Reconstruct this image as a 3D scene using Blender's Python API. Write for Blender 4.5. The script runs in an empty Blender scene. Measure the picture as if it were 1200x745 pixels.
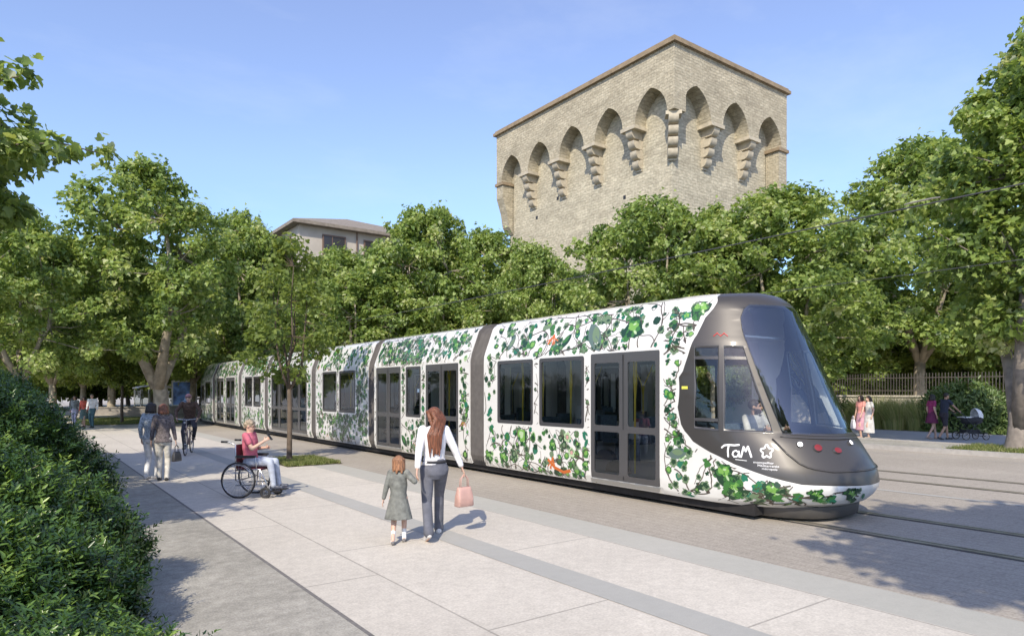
import bpy, bmesh, math, random
import numpy as np
from mathutils import Vector, Matrix
from mathutils.geometry import delaunay_2d_cdt
R = math.radians
random.seed(7)
rng = np.random.default_rng(11)
scn = bpy.context.scene
COL = scn.collection

# ------------------------------------------------------------------ camera frame
F = 782.0; H = 1.85
FX, FY = .5932, .8050            # camera forward in the world plane (Y runs along the tram)
def G(px, py, z=0.0):
    """point of the horizontal plane z seen at a photo pixel"""
    D = F * (H - z) / (py - 458.0); L = (px - 600.0) / F * D
    return (FX * D + FY * L, FY * D - FX * L, z)
def at(px, D, z=0.0):
    L = (px - 600.0) / F * D
    return (FX * D + FY * L, FY * D - FX * L, z)
def zat(py, D):
    return H + (458.0 - py) * D / F
TX = 8.25                        # near side plane of the tram
def YT(px, X=TX):
    t = (px - 600.0) / F
    return X * (FY - FX * t) / (FX + FY * t)

# ------------------------------------------------------------------ scene graph helpers
def tag(o, label=None, cat=None, group=None, kind=None):
    if label: o['label'] = label
    if cat: o['category'] = cat
    if group: o['group'] = group
    if kind: o['kind'] = kind
    return o
def empty(name, loc, rz=0, label=None, cat=None, group=None):
    o = bpy.data.objects.new(name, None); COL.objects.link(o)
    o.empty_display_size = .2
    o.location = loc; o.rotation_euler = (0, 0, rz)
    return tag(o, label, cat, group)
def add(name, me, mats, parent=None, smooth=False, loc=None, rz=None):
    if not isinstance(mats, (list, tuple)): mats = [mats]
    for m in mats:
        if m is not None: me.materials.append(m)
    if smooth: me.polygons.foreach_set('use_smooth', [True] * len(me.polygons))
    o = bpy.data.objects.new(name, me); COL.objects.link(o)
    if parent: o.parent = parent
    if loc is not None: o.location = loc
    if rz is not None: o.rotation_euler = (0, 0, rz)
    return o
def copy_tree(o, parent=None):
    c = o.copy(); COL.objects.link(c)
    if parent: c.parent = parent
    for ch in o.children: copy_tree(ch, c)
    return c

class MB:
    """mesh collector: verts, faces, material index per face"""
    def __init__(s): s.v = []; s.f = []; s.m = []
    def add(s, vs, fs, mi=0):
        b = len(s.v); s.v.extend([tuple(p) for p in vs])
        for f in fs: s.f.append(tuple(b + i for i in f)); s.m.append(mi)
    def box(s, x0, x1, y0, y1, z0, z1, mi=0):
        vs = [(x, y, z) for z in (z0, z1) for x, y in ((x0, y0), (x1, y0), (x1, y1), (x0, y1))]
        s.add(vs, [(0, 3, 2, 1), (4, 5, 6, 7), (0, 1, 5, 4), (1, 2, 6, 5), (2, 3, 7, 6), (3, 0, 4, 7)], mi)
    def tube(s, pts, rad, seg=8, mi=0, cap=True, flat=None):
        """loft of rings along a polyline; rad = number or list"""
        pts = [Vector(p) for p in pts]; n = len(pts)
        if not isinstance(rad, (list, tuple)): rad = [rad] * n
        rings = []; ref = None
        for i, p in enumerate(pts):
            d = (pts[min(i + 1, n - 1)] - pts[max(i - 1, 0)])
            d = d.normalized() if d.length > 1e-9 else Vector((0, 0, 1))
            if ref is None:
                ref = d.cross(Vector((0, 0, 1)))
                if ref.length < .05: ref = d.cross(Vector((1, 0, 0)))
            a = (ref - d * ref.dot(d)).normalized(); b = d.cross(a); ref = a
            r = rad[i]
            rings.append([p + a * (math.cos(t) * r) + b * (math.sin(t) * r) for t in [2 * math.pi * k / seg for k in range(seg)]])
        vs = [q for r_ in rings for q in r_]; fs = []
        for i in range(n - 1):
            for k in range(seg):
                k2 = (k + 1) % seg
                fs.append((i * seg + k, i * seg + k2, (i + 1) * seg + k2, (i + 1) * seg + k))
        if cap:
            fs.append(tuple(reversed(range(seg)))); fs.append(tuple((n - 1) * seg + k for k in range(seg)))
        s.add(vs, fs, mi)
    def ring(s, c, axis, r, t, seg=32, tseg=6, mi=0):
        c = Vector(c); ax = Vector(axis).normalized()
        a = ax.cross(Vector((0, 0, 1)));
        if a.length < .05: a = ax.cross(Vector((0, 1, 0)))
        a.normalize(); b = ax.cross(a); vs = []; fs = []
        for i in range(seg):
            th = 2 * math.pi * i / seg; d = a * math.cos(th) + b * math.sin(th)
            for j in range(tseg):
                ph = 2 * math.pi * j / tseg
                vs.append(c + d * (r + t * math.cos(ph)) + ax * (t * math.sin(ph)))
        for i in range(seg):
            for j in range(tseg):
                i2 = (i + 1) % seg; j2 = (j + 1) % tseg
                fs.append((i * tseg + j, i2 * tseg + j, i2 * tseg + j2, i * tseg + j2))
        s.add(vs, fs, mi)
    def ball(s, c, r, seg=16, rings=10, mi=0, rot=None):
        c = Vector(c)
        if not isinstance(r, (list, tuple)): r = (r, r, r)
        vs = []; fs = []
        for i in range(rings + 1):
            th = math.pi * i / rings
            for k in range(seg):
                ph = 2 * math.pi * k / seg
                v = Vector((r[0] * math.sin(th) * math.cos(ph), r[1] * math.sin(th) * math.sin(ph), r[2] * math.cos(th)))
                if rot is not None: v = rot @ v
                vs.append(c + v)
        for i in range(rings):
            for k in range(seg):
                k2 = (k + 1) % seg
                fs.append((i * seg + k, (i + 1) * seg + k, (i + 1) * seg + k2, i * seg + k2))
        s.add(vs, fs, mi)
    def prism(s, poly, f0, f1, mi=0):
        """poly 2d points; f0/f1 map (x,y) -> 3d for the two caps"""
        n = len(poly)
        vs = [f0(*p) for p in poly] + [f1(*p) for p in poly]
        fs = [tuple(reversed(range(n))), tuple(range(n, 2 * n))]
        for i in range(n):
            j = (i + 1) % n; fs.append((i, j, n + j, n + i))
        s.add(vs, fs, mi)
    def mesh(s, name, clean=False):
        me = bpy.data.meshes.new(name); me.from_pydata(s.v, [], s.f)
        me.polygons.foreach_set('material_index', s.m)
        if clean:
            bm = bmesh.new(); bm.from_mesh(me)
            bmesh.ops.remove_doubles(bm, verts=bm.verts, dist=1e-5)
            bmesh.ops.recalc_face_normals(bm, faces=bm.faces); bm.to_mesh(me); bm.free()
        me.update(); return me
    def obj(s, name, mats, parent=None, smooth=False, loc=None, rz=None, clean=True):
        return add(name, s.mesh(name, clean), mats, parent, smooth, loc, rz)

# ------------------------------------------------------------------ materials
def newmat(name):
    m = bpy.data.materials.new(name); m.use_nodes = True
    nt = m.node_tree; b = nt.nodes['Principled BSDF']
    return m, nt, b
def N(nt, t, **kw):
    n = nt.nodes.new(t)
    for k, v in kw.items(): setattr(n, k, v)
    return n
def simple(name, col, rough=.6, metal=0, spec=None, noise=0, nscale=20, bump=0, bscale=60, coat=0):
    m, nt, b = newmat(name)
    b.inputs['Base Color'].default_value = (*col, 1); b.inputs['Roughness'].default_value = rough
    b.inputs['Metallic'].default_value = metal
    if spec is not None: b.inputs['Specular IOR Level'].default_value = spec
    if coat: b.inputs['Coat Weight'].default_value = coat; b.inputs['Coat Roughness'].default_value = .08
    if noise:
        tc = N(nt, 'ShaderNodeTexCoord'); nz = N(nt, 'ShaderNodeTexNoise')
        nz.inputs['Scale'].default_value = nscale; nz.inputs['Detail'].default_value = 5
        nt.links.new(tc.outputs['Object'], nz.inputs['Vector'])
        mr = N(nt, 'ShaderNodeMapRange'); mr.inputs[1].default_value = .3; mr.inputs[2].default_value = .7
        mr.inputs[3].default_value = 1 - noise; mr.inputs[4].default_value = 1 + noise
        nt.links.new(nz.outputs['Fac'], mr.inputs[0])
        mx = N(nt, 'ShaderNodeVectorMath', operation='SCALE'); mx.inputs[0].default_value = col
        nt.links.new(mr.outputs[0], mx.inputs['Scale']); nt.links.new(mx.outputs[0], b.inputs['Base Color'])
    if bump:
        tc = N(nt, 'ShaderNodeTexCoord'); nz = N(nt, 'ShaderNodeTexNoise')
        nz.inputs['Scale'].default_value = bscale; nz.inputs['Detail'].default_value = 4
        nt.links.new(tc.outputs['Object'], nz.inputs['Vector'])
        bp = N(nt, 'ShaderNodeBump'); bp.inputs['Strength'].default_value = bump; bp.inputs['Distance'].default_value = .02
        nt.links.new(nz.outputs['Fac'], bp.inputs['Height']); nt.links.new(bp.outputs[0], b.inputs['Normal'])
    return m

def paving(name, c0, c1, speck=.12, fine=90, big=.5, rough=.85, bump=.25, slab=None, mortar=.0, mcol=None, setts=None, stain=.10):
    """mineral ground surface: two tones mixed by large noise, speckle, optional slab joints"""
    m, nt, b = newmat(name)
    tc = N(nt, 'ShaderNodeTexCoord'); L = nt.links.new
    n1 = N(nt, 'ShaderNodeTexNoise'); n1.inputs['Scale'].default_value = big; n1.inputs['Detail'].default_value = 8; n1.inputs['Roughness'].default_value = .65
    n2 = N(nt, 'ShaderNodeTexNoise'); n2.inputs['Scale'].default_value = fine; n2.inputs['Detail'].default_value = 3
    n3 = N(nt, 'ShaderNodeTexNoise'); n3.inputs['Scale'].default_value = 7; n3.inputs['Detail'].default_value = 7; n3.inputs['Roughness'].default_value = .7
    for n in (n1, n2, n3): L(tc.outputs['Object'], n.inputs['Vector'])
    mr = N(nt, 'ShaderNodeMapRange'); mr.inputs[1].default_value = .35; mr.inputs[2].default_value = .65; L(n1.outputs['Fac'], mr.inputs[0])
    mx = N(nt, 'ShaderNodeMix', data_type='RGBA'); mx.inputs['A'].default_value = (*c0, 1); mx.inputs['B'].default_value = (*c1, 1)
    L(mr.outputs[0], mx.inputs['Factor']); out = mx.outputs['Result']
    m2 = N(nt, 'ShaderNodeMapRange'); m2.inputs[1].default_value = .3; m2.inputs[2].default_value = .7
    m2.inputs[3].default_value = 1 - speck; m2.inputs[4].default_value = 1 + speck; L(n2.outputs['Fac'], m2.inputs[0])
    m3 = N(nt, 'ShaderNodeMapRange'); m3.inputs[1].default_value = .3; m3.inputs[2].default_value = .7
    m3.inputs[3].default_value = 1 - stain; m3.inputs[4].default_value = 1 + stain; L(n3.outputs['Fac'], m3.inputs[0])
    mm = N(nt, 'ShaderNodeMath', operation='MULTIPLY'); L(m2.outputs[0], mm.inputs[0]); L(m3.outputs[0], mm.inputs[1])
    sc = N(nt, 'ShaderNodeVectorMath', operation='SCALE'); L(out, sc.inputs[0]); L(mm.outputs[0], sc.inputs['Scale']); out = sc.outputs[0]
    hgt = n2.outputs['Fac']
    if slab:
        w, h, mort, mc, fac = slab
        br = N(nt, 'ShaderNodeTexBrick'); br.inputs['Scale'].default_value = 1; br.inputs['Brick Width'].default_value = w
        br.inputs['Row Height'].default_value = h; br.inputs['Mortar Size'].default_value = mort; br.inputs['Mortar Smooth'].default_value = .3
        br.offset = .37; br.inputs['Color1'].default_value = (1, 1, 1, 1); br.inputs['Color2'].default_value = (.93, .93, .93, 1); br.inputs['Mortar'].default_value = (mc, mc, mc, 1)
        mp = N(nt, 'ShaderNodeMapping'); mp.inputs['Rotation'].default_value = (0, 0, R(90)); L(tc.outputs['Object'], mp.inputs['Vector'])
        # slightly wavering joints
        L(mp.outputs[0], br.inputs['Vector'])
        ml = N(nt, 'ShaderNodeMix', data_type='RGBA', blend_type='MULTIPLY'); ml.inputs['Factor'].default_value = fac
        L(out, ml.inputs['A']); L(br.outputs['Color'], ml.inputs['B']); out = ml.outputs['Result']
    L(out, b.inputs['Base Color']); b.inputs['Roughness'].default_value = rough
    b.inputs['Specular IOR Level'].default_value = .25
    bp = N(nt, 'ShaderNodeBump'); bp.inputs['Strength'].default_value = bump; bp.inputs['Distance'].default_value = .012
    L(hgt, bp.inputs['Height']); L(bp.outputs[0], b.inputs['Normal'])
    return m

def leafmat(name, cols, trans=.35, rough=.45, spec=.5):
    m, nt, b = newmat(name); L = nt.links.new
    at_ = N(nt, 'ShaderNodeAttribute', attribute_name='rnd')
    cr = N(nt, 'ShaderNodeValToRGB'); e = cr.color_ramp.elements
    e[0].position = 0; e[0].color = (*cols[0], 1); e[1].position = 1; e[1].color = (*cols[-1], 1)
    for i, c in enumerate(cols[1:-1]):
        x = e.new((i + 1) / (len(cols) - 1)); x.color = (*c, 1)
    L(at_.outputs['Fac'], cr.inputs['Fac']); L(cr.outputs[0], b.inputs['Base Color'])
    b.inputs['Roughness'].default_value = rough; b.inputs['Specular IOR Level'].default_value = spec
    tr = N(nt, 'ShaderNodeBsdfTranslucent')
    hs = N(nt, 'ShaderNodeHueSaturation'); hs.inputs['Hue'].default_value = .48; hs.inputs['Saturation'].default_value = 1.1; hs.inputs['Value'].default_value = 1.7
    L(cr.outputs[0], hs.inputs['Color']); L(hs.outputs[0], tr.inputs['Color'])
    mix = N(nt, 'ShaderNodeMixShader'); mix.inputs[0].default_value = trans
    L(b.outputs[0], mix.inputs[1]); L(tr.outputs[0], mix.inputs[2])
    L(mix.outputs[0], nt.nodes['Material Output'].inputs['Surface'])
    return m
def glassmat(name, tint, refl=.12, rough=.01):
    m, nt, b = newmat(name); L = nt.links.new
    nt.nodes.remove(b)
    tr = N(nt, 'ShaderNodeBsdfTransparent'); tr.inputs['Color'].default_value = (*tint, 1)
    gl = N(nt, 'ShaderNodeBsdfGlossy'); gl.inputs['Roughness'].default_value = rough; gl.inputs['Color'].default_value = (.9, .95, 1, 1)
    fr = N(nt, 'ShaderNodeFresnel'); fr.inputs['IOR'].default_value = 1.5
    ad = N(nt, 'ShaderNodeMath', operation='ADD', use_clamp=True); ad.inputs[1].default_value = refl; L(fr.outputs[0], ad.inputs[0])
    mix = N(nt, 'ShaderNodeMixShader'); L(ad.outputs[0], mix.inputs[0]); L(tr.outputs[0], mix.inputs[1]); L(gl.outputs[0], mix.inputs[2])
    L(mix.outputs[0], nt.nodes['Material Output'].inputs['Surface'])
    return m
def emis(name, col, s):
    m, nt, b = newmat(name); b.inputs['Base Color'].default_value = (*col, 1)
    b.inputs['Emission Color'].default_value = (*col, 1); b.inputs['Emission Strength'].default_value = s
    return m

# ------------------------------------------------------------------ camera, sky, sun
cam = bpy.data.cameras.new('camera'); cam.sensor_width = 36; cam.lens = 36 * F / 1200
cam.shift_y = 85.5 / 1200; cam.clip_end = 3000; cam.clip_start = .05
co = bpy.data.objects.new('camera', cam); COL.objects.link(co); co.location = (0, 0, H)
co.rotation_euler = (R(90), 0, -math.atan2(FX, FY)); scn.camera = co
EL = 40.5
sdir = Vector((-.772 * math.cos(R(EL)), -.636 * math.cos(R(EL)), math.sin(R(EL)))).normalized()
sun = bpy.data.lights.new('sun', 'SUN'); sun.energy = 4.4; sun.angle = R(.5); sun.color = (1, .905, .745)
so = bpy.data.objects.new('sun', sun); COL.objects.link(so); so.location = sdir * 50
so.rotation_euler = sdir.to_track_quat('Z', 'Y').to_euler()
w = bpy.data.worlds.new('World'); scn.world = w; w.use_nodes = True; nt = w.node_tree
sky = nt.nodes.new('ShaderNodeTexSky'); sky.sky_type = 'NISHITA'; sky.sun_disc = False
sky.sun_elevation = R(EL); sky.sun_rotation = math.atan2(sdir.x, sdir.y)
sky.air_density = 1.0; sky.dust_density = .6; sky.ozone_density = 1.6; sky.altitude = 50
bg = nt.nodes['Background']; bg.inputs['Strength'].default_value = .15
hs = nt.nodes.new('ShaderNodeHueSaturation'); hs.inputs['Saturation'].default_value = .95; hs.inputs['Hue'].default_value = .5
tc = nt.nodes.new('ShaderNodeTexCoord'); sp_ = nt.nodes.new('ShaderNodeSeparateXYZ'); cr = nt.nodes.new('ShaderNodeValToRGB')
nt.links.new(tc.outputs['Generated'], sp_.inputs[0]); nt.links.new(sp_.outputs['Z'], cr.inputs['Fac'])
e = cr.color_ramp.elements; e[0].position = 0; e[0].color = (.50, .60, .80, 1); e[1].position = .55; e[1].color = (1.0, 1.0, 1.0, 1)
x_ = e.new(.12); x_.color = (.56, .75, .80, 1); x_ = e.new(.30); x_.color = (.84, .94, .93, 1)
mu = nt.nodes.new('ShaderNodeMix'); mu.data_type = 'RGBA'; mu.blend_type = 'MULTIPLY'; mu.inputs['Factor'].default_value = 1
sc_ = nt.nodes.new('ShaderNodeVectorMath'); sc_.operation = 'MULTIPLY'; sc_.inputs[1].default_value = (1.58, 1.43, 1.60)
nt.links.new(sky.outputs[0], hs.inputs['Color']); nt.links.new(hs.outputs[0], mu.inputs['A']); nt.links.new(cr.outputs[0], mu.inputs['B'])
nt.links.new(mu.outputs['Result'], sc_.inputs[0]); cm = nt.nodes.new('ShaderNodeMapping'); cm.inputs['Scale'].default_value = (1.6, 3.4, 7); cm.inputs['Rotation'].default_value = (.1, .2, .5)
cn = nt.nodes.new('ShaderNodeTexNoise'); cn.inputs['Scale'].default_value = 1.3; cn.inputs['Detail'].default_value = 7; cn.inputs['Roughness'].default_value = .6
nt.links.new(tc.outputs['Generated'], cm.inputs[0]); nt.links.new(cm.outputs[0], cn.inputs['Vector'])
cf = nt.nodes.new('ShaderNodeMapRange'); cf.inputs[1].default_value = .50; cf.inputs[2].default_value = .80; cf.inputs[3].default_value = 0; cf.inputs[4].default_value = .15; nt.links.new(cn.outputs['Fac'], cf.inputs[0])
cx = nt.nodes.new('ShaderNodeMix'); cx.data_type = 'RGBA'; cx.inputs['B'].default_value = (6.2, 6.6, 7.0, 1)
nt.links.new(cf.outputs[0], cx.inputs['Factor']); nt.links.new(sc_.outputs[0], cx.inputs['A']); nt.links.new(cx.outputs['Result'], bg.inputs['Color'])
vs_ = scn.view_settings; vs_.view_transform = 'Standard'; vs_.look = 'None'; vs_.gamma = 1; vs_.exposure = .22; vs_.use_curve_mapping = False
scn.cycles.use_denoising = True
scn.cycles.max_bounces = 8; scn.cycles.transparent_max_bounces = 16; scn.cycles.diffuse_bounces = 4

# ------------------------------------------------------------------ ground
def sheet(name, x0, x1, y0, y1, z, mat, nx=1, ny=1):
    m = MB(); m.add([(x0, y0, z), (x1, y0, z), (x1, y1, z), (x0, y1, z)], [(0, 1, 2, 3)])
    return tag(m.obj(name, mat, clean=False), kind='structure')
M = {}
M['earth'] = paving('earth', (.34, .31, .27), (.42, .39, .34), fine=8, big=.05, speck=.12, stain=.15)
M['plaza'] = paving('plaza_stone', (.50, .462, .398), (.575, .532, .458), speck=.12, fine=55, big=.45, slab=(3.1, 1.45, .012, .50, .75), stain=.09, bump=.2)
M['setts'] = paving('track_stone', (.335, .30, .25), (.385, .345, .29), speck=.16, fine=38, big=.4, slab=(.62, .155, .012, .72, .6), stain=.09, bump=.4)
M['concrete'] = paving('rough_concrete', (.29, .275, .235), (.385, .365, .315), speck=.16, fine=60, big=.8, stain=.22, bump=.5)
M['strip'] = paving('light_strip', (.385, .375, .33), (.425, .41, .36), speck=.05, fine=80, big=.3, stain=.04)
M['band'] = paving('grey_band', (.36, .355, .325), (.40, .39, .355), speck=.05, fine=80, big=.3, stain=.04)
M['road'] = paving('far_road', (.30, .30, .31), (.36, .36, .36), speck=.1, fine=30, big=.3, stain=.1)
M['kerb'] = simple('kerb_stone', (.36, .34, .31), .8, noise=.12, nscale=6)
M['joint'] = simple('dark_edge_strip', (.16, .15, .14), .9, noise=.2)  # dark tone for the narrow strip at the path edge
M['soil'] = simple('soil', (.10, .08, .05), .95, noise=.3, nscale=10)
M['rail'] = simple('rail_steel', (.42, .38, .30), .4, metal=.6, noise=.25, nscale=3)
M['groove'] = simple('rail_groove', (.05, .045, .04), .7)

sheet('ground', -900, 900, -900, 900, -.02, M['earth'])
sheet('path', -4.2, 2.11, -14, 66, .012, M['concrete'])
sheet('path_edge_strip', 2.11, 2.15, -14, 66, .010, M['joint'])  # flat dark strip where path and plaza meet
sheet('plaza_paving', 2.15, 5.82, -14, 66, .008, M['plaza'])
sheet('grey_paving_band', 4.18, 4.56, -14, 66, .012, M['band'])
sheet('light_paving_strip', 5.82, 6.45, -14, 90, .008, M['strip'])
sheet('track_paving', 6.45, 22.0, -14, 120, .004, M['setts'])
for x0, x1 in ((12.9, 13.05),):
    sheet('paving_joint', x0, x1, -14, 120, .008, M['band'])
sheet('road', 25.2, 33.2, -20, 120, .006, M['road'])
sheet('verge', 22.3, 25.0, -4, 8.6, .095, M['soil'])
m = MB(); m.box(22.0, 22.3, -20, 120, -.02, .13); m.box(25.0, 25.25, -20, 120, -.02, .12)
tag(m.obj('kerb', M['kerb']), kind='structure')
sheet('sidewalk', 22.3, 25.0, -20, 120, .09, M['concrete'])
# cross road seen beyond the plaza, left
sheet('cross_path', -60, 5.0, 66, 74, .010, M['strip'])

# embedded rails: head, groove and keeper
rl = [(8.83, 'near rail of the track under the tram'), (10.29, 'far rail of the track under the tram'),
      (14.55, 'near rail of the empty second track'), (16.05, 'far rail of the empty second track')]
for x, lab in rl:
    m = MB()
    m.box(x - .035, x + .035, -14, 110, -.02, .014, 0)
    m.box(x + .035, x + .085, -14, 110, -.02, .009, 1)
    m.box(x + .085, x + .115, -14, 110, -.02, .013, 0)
    m.box(x - .10, x - .035, -14, 110, -.02, .0085, 1)
    tag(m.obj('tram_rail', [M['rail'], M['groove']]), 'steel grooved ' + lab, 'rail', 'tram rails')
# ================================================================== TRAM
XC, HW = 9.575, 1.325
PROF = [(1.255, .20), (1.30, .27), (1.322, .40), (1.325, .8), (1.325, 2.50), (1.318, 2.60), (1.285, 2.70), (1.12, 3.12), (1.085, 3.22), (1.00, 3.32), (.80, 3.385), (.40, 3.42), (0, 3.43)]
ps = [0]
for a, b in zip(PROF, PROF[1:]): ps.append(ps[-1] + math.hypot(b[0] - a[0], b[1] - a[1]))
SM = ps[-1]
pw = [p[0] for p in PROF]; pz = [p[1] for p in PROF]
def s_of_z(z): return float(np.interp(z, pz, ps))
def wz(s): return float(np.interp(s, ps, pw)), float(np.interp(s, ps, pz))
CY0 = 7.15; NEXP = 2.05
def nose(z):
    yf = float(np.interp(z, [.20, .30, .50, .72, 1.16, 1.24, 3.12, 3.26, 3.36, 3.43], [4.90, 4.66, 4.53, 4.57, 4.86, 4.95, 5.80, 5.92, 6.06, 6.30]))
    c = min(1.5, 7.10 - yf); return yf, c
QS = .35
def cabS(q, s, off=0.0):
    """cab surface; q 0..1 near side to nose centre, 1..2 the mirrored half"""
    mir = 1
    if q > 1: q = 2 - q; mir = -1
    def P(q, s):
        w_, z = wz(s); yf, c = nose(z)
        if q <= QS: return Vector((w_, CY0 + (yf + c - CY0) * q / QS, z))
        ph = (q - QS) / (1 - QS) * math.pi / 2
        return Vector((w_ * max(0, math.cos(ph)) ** (2 / NEXP), yf + c * (1 - max(0, math.sin(ph)) ** (2 / NEXP)), z))
    p = P(q, s)
    if off:
        e = 1e-3
        a = P(min(q + e, 1), s) - P(max(q - e, 0), s); b = P(q, min(s + e, SM)) - P(q, max(s - e, 0))
        n = a.cross(b)
        if n.length > 1e-12:
            n.normalize()
            if n.x < 0 and n.y > 0: n = -n
            if n.y > .05 or (n.x < 0): n = -n
            p = p + n * off
    return Vector((XC - mir * p.x, p.y, p.z))
def q_of(Y, z):
    yf, c = nose(z)
    if Y >= yf + c: return QS * (CY0 - Y) / (CY0 - yf - c)
    u = min(1, (yf + c - Y) / c); ph = math.asin(min(1, u ** (NEXP / 2)))
    return QS + (1 - QS) * ph / (math.pi / 2)
def sideS(Y, s, off=0.0, mir=1):
    w_, z = wz(s)
    if off:
        w2, z2 = wz(min(s + .01, SM)); w1, z1 = wz(max(s - .01, 0))
        tx, tz = w2 - w1, z2 - z1; l = math.hypot(tx, tz) or 1
        w_ += tz / l * off; z += -tx / l * off
    return Vector((XC - mir * w_, Y, z))

def inpoly(x, y, P):
    c = False; j = len(P) - 1
    for i in range(len(P)):
        if (P[i][1] > y) != (P[j][1] > y) and x < (P[j][0] - P[i][0]) * (y - P[i][1]) / (P[j][1] - P[i][1]) + P[i][0]: c = not c
        j = i
    return c
def rrect(x0, x1, y0, y1, r, n=4):
    P = []
    for cx, cy, a0 in ((x1 - r, y0 + r, -90), (x1 - r, y1 - r, 0), (x0 + r, y1 - r, 90), (x0 + r, y0 + r, 180)):
        for k in range(n + 1):
            a = R(a0 + 90 * k / n); P.append((cx + r * math.cos(a), cy + r * math.sin(a)))
    return P
def densify(P, d):
    out = []
    for i in range(len(P)):
        a, b = P[i], P[(i + 1) % len(P)]; n = max(1, int(math.hypot(b[0] - a[0], b[1] - a[1]) / d))
        for k in range(n): out.append((a[0] + (b[0] - a[0]) * k / n, a[1] + (b[1] - a[1]) * k / n))
    return out
def triangulate(x0, x1, y0, y1, loops, dx, dy, ys=None):
    """CDT of a rectangle with constraint loops; returns verts, tris"""
    V = []; E = []
    def loop(P):
        b = len(V); n = len(P); V.extend(Vector(p) for p in P); E.extend((b + i, b + (i + 1) % n) for i in range(n))
    loop(densify([(x0, y0), (x1, y0), (x1, y1), (x0, y1)], min(dx, dy)))
    for P in loops: loop(densify(P, min(dx, dy)))
    nx = int((x1 - x0) / dx); ny = int((y1 - y0) / dy)
    yy = [y0 + (y1 - y0) * j / ny for j in range(1, ny)] + [y for y in (ys or []) if y0 < y < y1]
    for i in range(1, nx):
        for y in yy: V.append(Vector((x0 + (x1 - x0) * i / nx, y)))
    v, e, f, *_ = delaunay_2d_cdt(V, E, [], 0, 1e-5)
    return [tuple(p) for p in v], f
def sub_mesh(v2, tris, fn, flip=False):
    used = {}; vs = []; fs = []
    for t in tris:
        q = []
        for i in t:
            if i not in used: used[i] = len(vs); vs.append(fn(*v2[i]))
            q.append(used[i])
        fs.append(tuple(reversed(q)) if flip else tuple(q))
    return vs, fs

# --- tram materials
M['livery_white'] = simple('livery_white', (.70, .69, .655), .28, coat=.8, noise=.03, nscale=2)
M['cab_grey'] = simple('cab_grey_metallic', (.058, .053, .049), .42, metal=.2, coat=.25, noise=.04, nscale=1.5)
M['frame_grey'] = simple('window_frame_grey', (.055, .053, .055), .4, coat=.2)
M['door_grey'] = simple('door_grey', (.085, .083, .085), .38, metal=.2, coat=.2)
M['bellows'] = simple('bellows_rubber', (.085, .078, .074), .75, noise=.15, nscale=8)
M['under'] = simple('underframe_black', (.022, .02, .02), .7, noise=.3, nscale=5)
M['silver'] = simple('brushed_sill', (.45, .45, .44), .35, metal=.7)
M['glass'] = glassmat('tram_glass', (.80, .83, .81), .03)
M['windscreen'] = glassmat('windscreen_glass', (.86, .90, .92), .13, .005)
M['doorglass'] = glassmat('door_glass', (.92, .94, .93), .02)
M['intwall'] = simple('interior_panel', (.7, .7, .68), .6)
M['floor_in'] = simple('interior_floor', (.22, .22, .23), .6)
M['ceiling_in'] = simple('interior_ceiling', (.8, .8, .78), .6)
M['pole'] = simple('yellow_grab_pole', (.75, .60, .08), .3, metal=.2)
M['seat'] = simple('seat_fabric', (.10, .13, .16), .8, noise=.3, nscale=30)
M['black'] = simple('matt_black', (.02, .02, .022), .5)
M['red'] = simple('red_marker', (.55, .03, .03), .4)
M['redlens'] = simple('red_tail_lens', (.20, .018, .014), .25, coat=.6)
M['lamp'] = emis('headlight_lens', (1, 1, 1), 1.2)
M['yellow'] = simple('yellow_label', (.75, .68, .10), .5)
M['decal'] = simple('white_lettering', (.85, .85, .85), .5)
LC = [('leaf_green', (.04, .155, .03)), ('leaf_lime', (.17, .36, .07)), ('leaf_dark', (.010, .045, .018)), ('leaf_teal', (.015, .15, .085)),
      ('leaf_muted', (.14, .21, .115)), ('vine', (.07, .055, .04)), ('leaf_orange', (.55, .13, .02)), ('leaf_slate', (.10, .15, .13)), ('leaf_pale', (.42, .55, .32)), ('leaf_pink', (.55, .30, .28))]
LM = [simple('print_' + n, c, .4, coat=.4) for n, c in LC]
GREEN, LIME, DARK, TEAL, MUTED, VINE, ORANGE, SLATE, PALE, PINK = range(1, 11)
BODYM = [M['livery_white']] + LM + [M['cab_grey'], M['decal']]
IC, ID = 11, 12

def ivy(kind, r=1, rot=0):
    """2d leaf outlines, unit size"""
    if kind == 'ivy': pr = [(0, 1), (14, .82), (30, .68), (46, .80), (62, .96), (78, .82), (96, .66), (110, .76), (126, .86), (144, .70), (162, .50), (180, .34)]
    elif kind == 'round': pr = [(0, .85), (25, .98), (45, .92), (70, .98), (90, .86), (112, 1), (135, .97), (158, .92), (180, .75)]
    elif kind == 'oval': pr = [(0, 1), (20, .72), (45, .52), (90, .42), (135, .50), (160, .68), (180, .9)]
    elif kind == 'flower': pr = [(0, 1), (20, .97), (36, .74), (52, .97), (72, 1), (92, .97), (108, .74), (124, .97), (144, 1), (164, .97), (180, .74)]
    elif kind == 'heart': pr = [(0, 1.05), (25, .85), (60, .85), (100, .95), (140, .85), (165, .6), (180, .3)]
    pts = [(a, d) for a, d in pr] + [(360 - a, d) for a, d in reversed(pr[1:-1])]
    P = []
    for a, d in pts:
        t = R(a) + rot; P.append((d * r * math.cos(t), d * r * math.sin(t)))
    return P
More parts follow.
